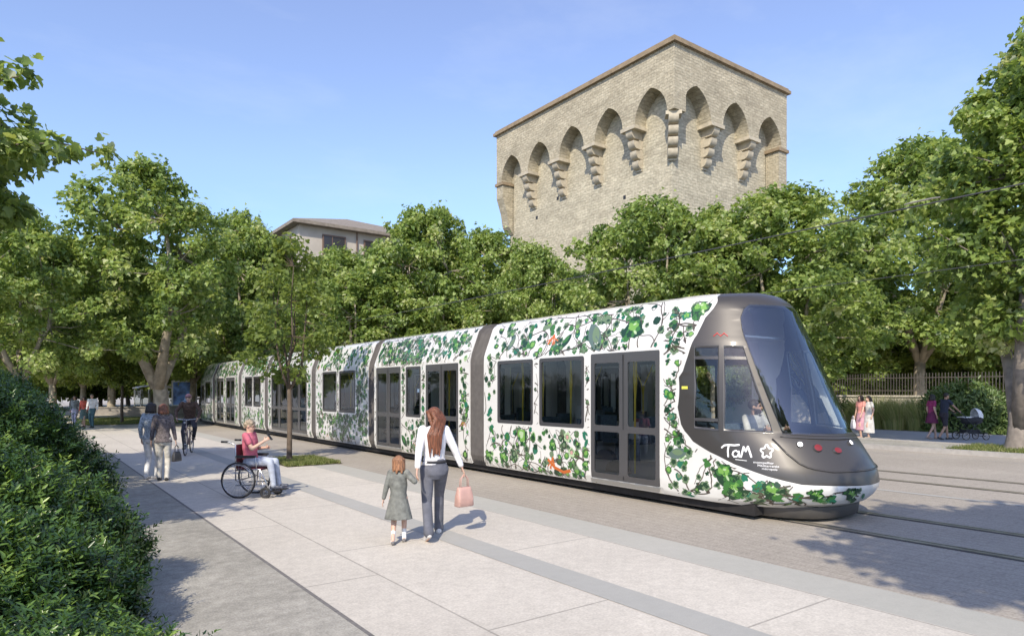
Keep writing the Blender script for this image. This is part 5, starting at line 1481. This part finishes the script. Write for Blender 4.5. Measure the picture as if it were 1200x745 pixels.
    if hairstyle == 'long':
        for k in range(9):
            x = (k - 4) / 4; wv = .012 * math.sin(k * 2.3)
            p0 = hp(.060 * x, -.062, .03); p1 = hp(.070 * x, -.100, -.07); p2 = hc - up * .24 - fwd * (.158 - .02 * abs(x)) + sd * (.078 * x + wv); p3 = hc - up * (.46 + .05 * math.cos(k * 1.9)) - fwd * .150 + sd * (.066 * x - wv)
            Hb.cap(p0, p1, .034, .030); Hb.cap(p1, p2, .030, .027); Hb.cap(p2, p3, .027, .009)
        for s_ in (-1, 1): Hb.cap(hp(.070 * s_, .012, .03), hp(.080 * s_, -.02, -.10), .024, .026); Hb.cap(hp(.080 * s_, -.02, -.10), hp(.085 * s_, -.05, -.20), .026, .02)
    elif hairstyle == 'bob':
        for k in range(8):
            a = R(150 + 240 * k / 7) ; x, y = .078 * math.cos(a), .085 * math.sin(a) - .01
            Hb.cap(hp(x * .9, y * .9, .04), hp(x * 1.12, y * 1.1, -.09), .034, .030)
    elif hairstyle == 'short_curly':
        rr = random.Random(3)
        for k in range(34):
            a = rr.uniform(0, 6.28); e = rr.uniform(-.1, 1.4); y = math.sin(a) * math.cos(e)
            if y > .45 and e < .75: continue
            p = hp(.076 * math.cos(a) * math.cos(e), .086 * y - .016, .086 * math.sin(e) + .022); Hb.cap(p, p + hu * .004, .026, .020)
        Hb.cap(hp(0, -.08, .02), hp(0, -.085, -.04), .05, .035, hr)
    elif hairstyle == 'child':
        for k in range(9):
            a = R(160 + 220 * k / 8); x, y = .078 * math.cos(a), .085 * math.sin(a) - .01
            Hb.cap(hp(x * .9, y * .9, .05), hp(x * 1.05, y * 1.05, -.10 - .04 * (k % 2)), .030, .018)
    elif hairstyle == 'ponytail':
        Hb.cap(hp(0, -.10, .03), hp(0, -.14, -.03), .03, .032); Hb.cap(hp(0, -.14, -.03), hp(0, -.12, -.18), .032, .012)
    grow(Hb, 0)
    if Hb.v: Hb.melt('hair', max(v * .8, .008), hairm, o, 3)
    # top
    if top:
        Tb = Blob(); g = .014; bot = toplen
        base = [ring(P + up * (.04 - bot), hw * 1.0 + g + bot * .25, .115 + g + bot * .15, fwd, X)] if bot > 0 else [ring(P + up * .05, hw * .97 + g, .108 * fb + g, fwd, X)]
        Tb.loft(base + [ring(P + up * .09, hw * .92 + g, .102 * fb + g), ring(waist, (.118 if female else .138) * fb + g, .09 * fb + g), ring(P + up * .26, (.13 if female else .154) * fb + g, .10 * fb + g), ring(chest, sw * .90 + g, .116 + g),
                 ring(P + up * .44, sw * .96 + g * .7, .102 + g), ring(P + up * .505, sw * .80, .078), ring(P + up * .545, .066, .06)])
        for i in (0, 1):
            e = E[i]; 
            if sleeve == 'long': Tb.cap(sh[i].lerp(shc, .08), e, .061 * build, .049 * build); Tb.cap(e, W[i].lerp(e, .10), .049 * build, .036 * build)
            elif sleeve == 'short': Tb.cap(sh[i].lerp(shc, .08), sh[i].lerp(e, .52), .062 * build, .060 * build)
            elif sleeve == 'none': Tb.cap(sh[i].lerp(shc, .12), sh[i].lerp(shc, .02), .058, .054)
        if bot > .3:   # coat or dress skirt
            c0 = P + up * .02; z_ = P.z + .04 - bot; cl_ = Vector(((K[0].x + K[1].x) / 2, (K[0].y + K[1].y) / 2, z_))
            Tb.loft([ring(P + up * .10, hw * .95 + g, .12, fwd, X), ring(P - up * .05, hw + .03, .14, fwd, X), (P.lerp(cl_, .6), hw + .01, .155, X, Vector((0, 1, 0))), (cl_, hw + .005, .15, X, Vector((0, 1, 0)))])
        Tb.melt('top' if bot < .3 else 'coat', max(v * .9, .009), top if not isinstance(top, tuple) else cloth(top), o, 3)
    if bottom:
        Lb = Blob(); g = .013
        if bkind in ('trousers', 'flared', 'shorts'):
            Lb.loft([ring(P - up * .13, hw * .5, .08, fwd, X), ring(P - up * .07, hw * .95 + g, .108 + g, fwd, X), ring(P, hw + g, .116 + g, fwd, X), ring(P + up * .07, hw * .93 + g, .105 * fb + g, fwd, X), ring(waist - up * .02, hw * .82 + g * .6, .092 * fb + g, fwd, X)])
            for i in (0, 1):
                if bkind == 'shorts': Lb.cap(hip[i], hip[i].lerp(K[i], .85), .098, .078); continue
                Lb.cap(hip[i], K[i], .095 * build, .064 * build); w_e = .060 if bkind == 'flared' else .048
                Lb.cap(K[i], A[i] + Vector((0, 0, .0)), .064 * build, w_e)
                Lb.cap(A[i].lerp(K[i], .10), A[i] + (A[i] - K[i]).normalized() * .012, w_e, w_e + .004)
        elif bkind == 'skirt':
            z_ = skirt or .45; cl_ = Vector(((A[0].x + A[1].x) / 2, (A[0].y + A[1].y) / 2, z_))
            Lb.loft([ring(waist, hw * .85 + g, .10, fwd, X), ring(P, hw + .03, .135, fwd, X), (P.lerp(cl_, .5), hw + .06, .18, X, Vector((0, 1, 0))), (cl_, hw + .09, .20, X, Vector((0, 1, 0)))], 28)
        Lb.melt('trousers' if bkind in ('trousers', 'flared') else bkind, max(v * .9, .009), bottom if not isinstance(bottom, tuple) else cloth(bottom), o, 3)
    Sb = [Blob(), Blob()]
    for i in (0, 1):
        fd = Matrix.Rotation(R(foot[i]), 3, 'Z') @ Vector((0, 1, 0)); fp = R(footpitch[i]); fd = Vector((fd.x * math.cos(fp), fd.y * math.cos(fp), math.sin(fp)))
        heel = A[i] + Vector((0, 0, -.050)) - fd * .038; toe = heel + fd * .195
        Sb[i].cap(heel, toe, .037, .036, fd.cross(Vector((0, 0, 1))), .92); Sb[i].cap(heel + Vector((0, 0, .015)), heel.lerp(toe, .55) + Vector((0, 0, .012)), .036, .034)
        Sb[i].melt('shoe', .010, shoem, o, 2)
        if sock:
            k = Blob(); k.cap(A[i] - Vector((0, 0, .02)), A[i].lerp(K[i], .42), .042, .048); k.melt('sock', .010, cloth(sock), o, 2)
    return o, dict(P=P, sh=sh, E=E, W=W, A=A, K=K, hc=hc, hp=hp, hr=hr, hf=hf, hu=hu, M=Matrix.Translation(loc) @ Matrix.Rotation(rz, 4, 'Z') @ Matrix.Scale(S, 4), S=S)
def heading(dx, dy): return math.atan2(-dx, dy)
# unit vectors of the picture on the ground
RT = Vector((.805, -.593, 0)); FW = Vector((.593, .805, 0))
def local(loc, rz, S, p):
    return (Matrix.Rotation(-rz, 3, 'Z') @ (Vector(p) - Vector(loc))) / S
def handbag(lab, pos, rz, col, w_=.26, h=.24, d=.12, strap=.17, name='handbag'):
    b = empty(name, pos, rz, lab, 'handbag'); m = Blob()
    n = 14; rows = []
    for z, kx, ky in ((0, .92, .8), (.01, 1, 1), (h * .5, .94, .96), (h * .85, .84, .55), (h, .80, .30)):
        rows.append([Vector((w_ / 2 * kx * math.copysign(abs(math.cos(t)) ** .35, math.cos(t)), d / 2 * ky * math.copysign(abs(math.sin(t)) ** .35, math.sin(t)), z)) for t in [2 * math.pi * (j + .5) / 24 for j in range(24)]])
    m.add([p for r_ in rows for p in r_], [(i * 24 + j, i * 24 + (j + 1) % 24, (i + 1) * 24 + (j + 1) % 24, (i + 1) * 24 + j) for i in range(4) for j in range(24)] + [tuple(reversed(range(24))), tuple(96 + j for j in range(24))])
    m.obj('bag_body', cloth(col, .5, .08), b, True)
    for s_ in (-1, 1):
        m = MB(); m.tube([(-w_ * .25, s_ * d * .12, h - .02), (-w_ * .22, s_ * .012, h + strap * .6), (0, 0, h + strap), (w_ * .22, s_ * .012, h + strap * .6), (w_ * .25, s_ * d * .12, h - .02)], .006, 6); m.obj('handle', cloth(col, .5, .08), b, True)
    return b

# --- mother and child walking away hand in hand
mw = G(509, 630); rzw = heading(*(FW - RT * .22).xy); Sw = 1.70 / 1.7
cc = G(467, 637); rzc = heading(*(FW - RT * .10).xy); Sc = 1.05 / 1.7
joint = (Vector(G(490, 556, .80)) - Vector((0, 0, 0)))
jd = 8.15; joint = Vector(at(487, jd, .80))
wl = local(mw, rzw, Sw, joint + Vector((0, 0, .10)) + RT * .02); cl = local(cc, rzc, Sc, joint - Vector((0, 0, .02)) - RT * .045)
o, J = person('woman with long auburn hair, white blouse and grey trousers, holding a child by the hand', mw, rzw, 1.70, pelvis=(0, 0, .865), lean=5, turn=6,
    ank=((-.10, -.32, .145), (.085, .26, .090)), wr=(wl, Vector((.36, .10, .88))), foot=(6, -6), footpitch=(-24, 8), head=(38, 18), v=.0075, hair=(.145, .052, .024), hairstyle='long',
    top=(.74, .73, .74), bottom=(.115, .12, .145), bkind='flared', shoe=(.72, .70, .68))
m = Blob(); P = J['P']; m.loft([(P + Vector((0, .004, .085)), .152, .125, Vector((1, 0, 0)), Vector((0, 1, 0))), (P + Vector((0, .008, .115)), .150, .122, Vector((1, 0, 0)), Vector((0, 1, 0)))], 28); b_ = m.obj('belt', cloth((.03, .03, .035)), o, True)
hand = J['M'] @ (J['W'][1] + (J['W'][1] - J['E'][1]).normalized() * .09)
handbag('dusty pink handbag held in the long-haired woman\'s right hand', (hand.x, hand.y, hand.z - .43), rzw + .5, (.52, .32, .27), .25, .25, .13, .17)
o, Jc = person('small red-haired child in a loose grey coat and white socks, seen from behind', cc, rzc, 1.07, pelvis=(0, 0, .875), lean=2,
    ank=((-.095, -.14, .10), (.10, .14, .085)), wr=(Vector((-.30, .0, .80)), cl), foot=(4, -4), head=(8, 6), v=.010, hair=(.26, .125, .062), hairstyle='child',
    top=cloth((.16, .165, .15), .9, .35, 9, .8), toplen=.43, build=1.12, headscale=1.28, shoe=(.16, .15, .15), sock=(.75, .75, .75), fat=1.22)
# --- two women standing / strolling at the kerb of the paving
a1, a2 = G(177, 561), G(191, 563)
person('woman with dark bob, grey-blue patterned jacket and white trousers, left of the strolling pair', a1, heading(*(FW - RT * .1).xy), 1.62, ank=((-.07, -.08, .085), (.08, .10, .085)), head=(-25, 5), hair=(.022, .014, .012), hairstyle='bob',
    top=cloth((.36, .41, .46), .8, .5, 30), bottom=(.70, .70, .70), shoe=(.55, .53, .5), toplen=.06, v=.011)
o, J2 = person('auburn-haired woman in a dark jacket and cream trousers, right of the strolling pair', a2, heading(*(FW - RT * .35).xy), 1.60, ank=((-.08, .04, .085), (.08, -.05, .085)), wr=(Vector((-.24, .06, .86)), Vector((.25, .02, .86))), head=(28, 5), hair=(.16, .06, .03), hairstyle='bob',
    top=cloth((.13, .11, .11), .8, .6, 30), bottom=(.62, .59, .52), shoe=(.03, .03, .03), toplen=.10, v=.011)
hh_ = J2['M'] @ (J2['W'][1] + Vector((0, 0, -.09)))
handbag('small dark grey handbag carried by the auburn-haired woman', (hh_.x + .02, hh_.y, hh_.z - .36), rzw + 1.2, (.05, .05, .055), .24, .20, .10, .15)
# --- driver
person('bearded tram driver in a pale grey shirt seated behind the windscreen', (9.38, 6.27, .36), heading(-.15, -1), 1.78, pelvis=(0, 0, .52), lean=2, ank=((-.12, .42, .10), (.12, .42, .10)), wr=(Vector((-.22, .40, .86)), Vector((.22, .40, .86))), head=(28, -2), sk=TAN, hair=(.02, .014, .01), hairstyle='short', female=False,
    top=(.42, .41, .38), bottom=(.03, .03, .05), beard=True, v=.010)
# --- distant trio
D3 = [(88, 500.0, 1.62, dict(top=(.22, .24, .25), bottom=(.42, .40, .52), hair=(.08, .05, .03), hairstyle='bob'), 'distant walker in a grey top and lilac trousers, leftmost of three'),
      (98.5, 500.5, 1.60, dict(top=(.62, .12, .08), bottom=(.10, .15, .14), bkind='skirt', skirt=.45, hair=(.05, .03, .02), hairstyle='bob'), 'distant walker in an orange-red top, middle of three'),
      (108, 501.0, 1.72, dict(top=(.70, .68, .68), bottom=(.06, .12, .14), hair=(.12, .09, .07), hairstyle='short', female=False), 'distant walker in a white top and dark teal trousers, rightmost of three')]
for px, py, h_, kw, lab in D3:
    person(lab, G(px, py), heading(*(-FW + RT * .1).xy), h_, ank=((-.08, .10, .085), (.08, -.10, .09)), v=.018, **kw)
# --- two walkers in long dresses, right of the tram
q = G(1009, 513); person('dark-haired walker in a salmon pink dress, left of the pair beside the tram nose', q, heading(*(-RT * .9 - FW * .3).xy), 1.70, ank=((-.07, .07, .085), (.07, -.07, .085)), hair=(.03, .02, .015), hairstyle='bob', top=(.62, .26, .22), sleeve='short', bottom=(.50, .27, .32), bkind='skirt', skirt=.32, shoe=(.4, .3, .25), v=.014, wr=(Vector((-.22, .22, .90)), Vector((.24, .05, .86))))
q2 = G(1018, 513.5); person('long-haired walker in a pale grey-white ankle dress, right of the pair beside the tram nose', q2, heading(*(-RT * .9 - FW * .2).xy), 1.68, ank=((-.07, .06, .085), (.07, -.06, .085)), hair=(.025, .018, .015), hairstyle='long', top=(.52, .50, .47), sleeve='short', bottom=(.55, .53, .50), bkind='skirt', skirt=.22, shoe=(.3, .25, .2), v=.014)
handbag('white shopping bag hanging beside the pink dress', (q[0] - .30, q[1] + .16, .38), .8, (.75, .72, .74), .34, .36, .12, .15, 'shopping_bag')
# --- couple with the pram
c1, c2 = G(1092, 514.2), G(1106, 515)
hd = heading(*(RT + FW * .05).xy)
person('dark-haired woman in a magenta top and purple skirt beside the man with the pram', c1, hd, 1.74, ank=((-.07, .20, .085), (.07, -.20, .11)), footpitch=(0, -18), hair=(.02, .015, .012), hairstyle='bob', top=(.30, .035, .13), sleeve='short', bottom=(.13, .02, .07), bkind='skirt', skirt=.60, shoe=(.35, .25, .2), v=.014)
person('man in a dark navy shirt and dark shorts pushing the pram', c2, hd, 1.80, lean=6, ank=((-.08, .20, .085), (.08, -.22, .11)), footpitch=(0, -18), wr=(Vector((-.16, .50, .98)), Vector((.16, .50, .98))), elbow=((-.3, -.4, -1), (.3, -.4, -1)), hair=(.02, .015, .012), female=False, top=(.028, .035, .06), sleeve='short', bottom=(.035, .03, .04), bkind='shorts', shoe=(.04, .04, .04), v=.014, sk=TAN)
M['tyre'] = simple('rubber_tyre', (.022, .022, .024), .7); M['chrome'] = simple('chrome_tube', (.55, .55, .56), .25, metal=.9); M['dark_frame'] = simple('dark_metal_tube', (.05, .05, .055), .4, metal=.4)
def wheel(parent, c, axis, r, t, spokes=18, hub=.03, wd=.0035, rimmat=None, name='wheel'):
    w_ = MB(); w_.ring(c, axis, r - t, t, 40, 8); wo = w_.obj(name, M['tyre'], parent, True)
    k = MB(); k.ring(c, axis, r - 2.2 * t, t * .55, 40, 6)
    ax = Vector(axis).normalized(); a = ax.cross(Vector((0, 0, 1))).normalized(); b = ax.cross(a); c = Vector(c)
    for i in range(spokes):
        th = 2 * math.pi * i / spokes; d = a * math.cos(th) + b * math.sin(th); k.tube([c + ax * hub * (1 if i % 2 else -1) * .8 + d * hub * .6, c + d * (r - 2.2 * t)], wd * .5, 4)
    k.tube([c - ax * hub, c + ax * hub], hub * .6, 10); k.obj('rim', rimmat or M['chrome'], wo, True); return wo
# pram
pp = Vector(c2) + RT * 1.02 + FW * .03
pr = empty('pram', pp, hd, 'black pram with a white fabric hood pushed along the far road', 'pram')
for x in (-.27, .27):
    wheel(pr, (x, -.36, .16), (1, 0, 0), .16, .018, 10, .02, .006, M['fence_post']); wheel(pr, (x, .42, .14), (1, 0, 0), .14, .018, 10, .02, .006, M['fence_post'])
m = MB()
for x in (-.25, .25):
    m.tube([(x, -.36, .16), (x, .10, .62), (x, .30, .70)], .014, 8); m.tube([(x, .42, .14), (x, -.05, .55), (x, -.52, 1.02), (x, -.58, 1.05)], .014, 8)
m.tube([(-.25, -.58, 1.05), (.25, -.58, 1.05)], .016, 8); m.tube([(-.27, -.36, .16), (.27, -.36, .16)], .012, 6); m.tube([(-.27, .42, .14), (.27, .42, .14)], .012, 6)
m.obj('frame', M['dark_frame'], pr, True)
m = Blob(); m.loft([((0, .08, .60), .18, .32, Vector((1, 0, 0)), Vector((0, 1, 0))), ((0, .06, .72), .22, .40, Vector((1, 0, 0)), Vector((0, 1, 0))), ((0, .06, .86), .23, .42, Vector((1, 0, 0)), Vector((0, 1, 0)))]); m.obj('carrycot', cloth((.03, .03, .035)), pr, True)
m = MB(); vs = []; n = 10
for i in range(n + 1):
    th = R(-8 + 105 * i / n)
    for j in range(13):
        ph = math.pi * j / 12; k_ = 1 - .03 * (i % 3 == 1); vs.append((.24 * math.cos(ph) * k_, .18 + .30 * math.cos(th) * math.sin(ph) * k_, .86 + .34 * math.sin(th) * math.sin(ph) * k_))
m.add(vs, [(i * 13 + j, i * 13 + j + 1, (i + 1) * 13 + j + 1, (i + 1) * 13 + j) for i in range(n) for j in range(12)]); m.obj('hood', cloth((.80, .79, .77)), pr, True)
m = MB(); m.box(-.2, .2, -.28, .25, .24, .38); m.obj('basket', cloth((.03, .03, .035)), pr)
m = MB(); m.box(-.21, .21, -.36, -.02, .84, .875); m.obj('cover', cloth((.75, .74, .73)), pr)
# --- wheelchair user
wd = (RT * 1.0 - FW * .10); hw_ = heading(*wd.xy); wc = Vector(G(289, 581)) 
ch = empty('wheelchair', wc, hw_, 'manual wheelchair with black tyres and chrome tubes on the pale paving', 'wheelchair')
for x in (-.29, .29):
    wo = wheel(ch, (x, 0, .315), (1, 0, 0), .315, .016, 24, .03, .003)
    m = MB(); m.ring((x * 1.10, 0, .315), (1, 0, 0), .265, .008, 36, 6); m.obj('hand_rim', M['chrome'], wo, True)
    wheel(ch, (x * .80, .46, .10), (1, 0, 0), .10, .020, 6, .02, .01, M['dark_frame'], 'caster_wheel')
m = MB()
for x in (-.23, .23):
    m.tube([(x, -.08, .30), (x, -.08, .92), (x, -.22, .97), (x, -.30, .97)], .012, 8); m.tube([(x, -.08, .48), (x, .36, .50), (x, .46, .30), (x, .52, .14)], .012, 8)
    m.tube([(x, -.08, .22), (x, .36, .24), (x, .36, .50)], .012, 8); m.tube([(x, .46 - .02, .10), (x, .40, .30)], .010, 6); m.tube([(x, -.08, .70), (x, .28, .70), (x, .30, .50)], .011, 8)
m.tube([(-.29, 0, .315), (.29, 0, .315)], .012, 8); m.tube([(-.23, .30, .24), (.23, .10, .48)], .009, 6); m.tube([(.23, .30, .24), (-.23, .10, .48)], .009, 6)
m.obj('frame', M['chrome'], ch, True)
for x in (-.23, .23):
    m = MB(); m.tube([(x, -.22, .97), (x, -.34, .97)], .018, 8); m.obj('push_grip', M['black'], ch, True)
    m = MB(); m.box(x - .03, x + .03, -.06, .28, .705, .74); m.obj('armrest', M['black'], ch)
    m = MB(); m.box(x * .6 - .07, x * .6 + .07, .50, .68, .11, .125); m.obj('footplate', M['black'], ch)
m = MB(); m.box(-.22, .22, -.06, .38, .485, .52); m.obj('seat', simple('seat_sling', (.10, .02, .03), .7), ch)
m = MB(); m.box(-.22, .22, -.095, -.07, .50, .92); m.obj('backrest', simple('back_sling', (.10, .02, .03), .7), ch)
o, Jw = person('older woman in a pink T-shirt sitting in the wheelchair and looking at a phone', wc, hw_, 1.60, pelvis=(0, .08, .645), lean=-3, ank=((-.11, .58, .235), (.11, .58, .235)), wr=(Vector((-.14, .30, .90)), Vector((.06, .36, 1.03))), elbow=((-.5, -.6, -1), (.5, -.6, -1)),
    head=(6, 14), hair=(.34, .27, .19), hairstyle='short_curly', top=(.52, .13, .18), sleeve='short', bottom=(.40, .44, .52), shoe=(.06, .07, .10), fat=1.15, v=.0095, kneepole=(0, .6, 1), build=1.05, footpitch=(4, 4))
m = Blob(); hp = Jw['hp']
gl = MB()
for s_ in (-1, 1): gl.ring(hp(.031 * s_, .093, .004), Jw['hf'], .021, .003, 16, 5); gl.tube([hp(.052 * s_, .09, .006), hp(.076 * s_, .0, .004)], .003, 5)
gl.tube([hp(-.010, .095, .006), hp(.010, .095, .006)], .003, 5); gl.obj('spectacles', M['black'], o)
pw_ = Jw['M'] @ (Jw['W'][1] + (Jw['W'][1] - Jw['E'][1]).normalized() * .11 + Vector((-.01, .012, .025)))
m = MB(); m.box(-.036, .036, -.0045, .0045, -.07, .07, 0); m.box(-.033, .033, -.0052, -.0046, -.066, .066, 1)
ph = m.obj('phone', [M['black'], simple('phone_glass', (.03, .04, .06), .1)]); ph.location = pw_; ph.rotation_euler = (R(38), 0, hw_); tag(ph, 'small black phone held up by the seated woman in pink', 'phone')
# --- cyclist riding towards the viewer
bd = (-FW + RT * .30).normalized(); hb_ = heading(*bd.xy); bc = Vector(G(221, 532))
bk = empty('bicycle', bc, hb_, 'light city bicycle ridden towards the viewer behind the strolling women', 'bicycle')
M['bike_paint'] = simple('bike_paint', (.50, .36, .30), .35, metal=.2)
for y in (-.52, .54): wheel(bk, (0, y, .335), (1, 0, 0), .335, .017, 28, .03, .0025)
m = MB()
hd_, bb, st_ = (0, .34, .86), (0, -.08, .29), (0, -.24, .84)
m.tube([(0, .37, .74), hd_], .018, 8); m.tube([bb, st_], .015, 8); m.tube([bb, (0, .37, .76)], .019, 8); m.tube([(0, -.215, .72), (0, .355, .82)], .015, 8)
for x in (-.045, .045): m.tube([(x * .6, -.10, .29), (x, -.52, .335)], .009, 6); m.tube([(x * .4, -.215, .72), (x, -.52, .335)], .008, 6); m.tube([(x, .37, .74), (x, .43, .55), (x, .54, .335)], .010, 6)
m.obj('frame', M['bike_paint'], bk, True)
m = MB(); m.tube([hd_, (0, .34, .99), (0, .40, 1.02)], .013, 8); m.tube([(-.29, .22, 1.05), (-.20, .36, 1.04), (0, .40, 1.02), (.20, .36, 1.04), (.29, .22, 1.05)], .012, 8); m.obj('handlebar', M['chrome'], bk, True)
m = Blob(); m.tube([st_, (0, -.27, .93)], .012, 8); m.cap((0, -.36, .95), (0, -.22, .955), .075, .045, Vector((1, 0, 0)), .4); m.cap((0, -.22, .955), (0, -.12, .95), .03, .02, Vector((1, 0, 0)), .6); m.obj('saddle', M['black'], bk, True)
m = MB(); m.ring((.045, -.08, .29), (1, 0, 0), .085, .008, 24, 5); m.tube([(.06, -.08, .29), (.07, .03, .16)], .009, 6); m.tube([(-.06, -.08, .29), (-.07, -.19, .42)], .009, 6); m.box(.07, .16, -.01, .08, .148, .168); m.box(-.16, -.07, -.24, -.15, .41, .43); m.obj('crankset', M['dark_frame'], bk)
m = Blob(); m.ball((0, .62, .95), (.03, .02, .03), 10, 8); m.obj('front_lamp', M['silver'], bk, True)
sc_ = 1.76 / 1.7
person('man in a dark brown shirt, dark trousers and cap riding the bicycle', bc, hb_, 1.76, pelvis=(0, -.24, .975), lean=22, ank=((-.105, -.20, .50), (.105, .02, .235)), wr=(Vector((-.27, .20, 1.03)), Vector((.27, .20, 1.03))), elbow=((-1, -.2, -.5), (1, -.2, -.5)), head=(0, 0), sk=LIGHT, hair=(.10, .08, .07), female=False,
    top=cloth((.085, .05, .035), .8, .5, 24), bottom=(.04, .04, .05), shoe=(.05, .045, .045), v=.011, kneepole=((-.25, 1, .3), (.25, 1, .3)))
bpy.context.view_layer.update()
cyc = [o for o in bpy.data.objects if o.get('label', '').startswith('man in a dark brown')][0]
m = Blob(); Hc = Vector((0, -.24, .975)) + (Matrix.Rotation(-R(22), 3, 'X') @ Vector((0, .025, .665)))
m.ball(Hc + Vector((0, -.01, .055)), (.088, .105, .072), 18, 12); m.cap(Hc + Vector((-.03, .09, .045)), Hc + Vector((.03, .09, .045)), .035, .035, None, .35); m.obj('cap', cloth((.30, .16, .17)), cyc, True)
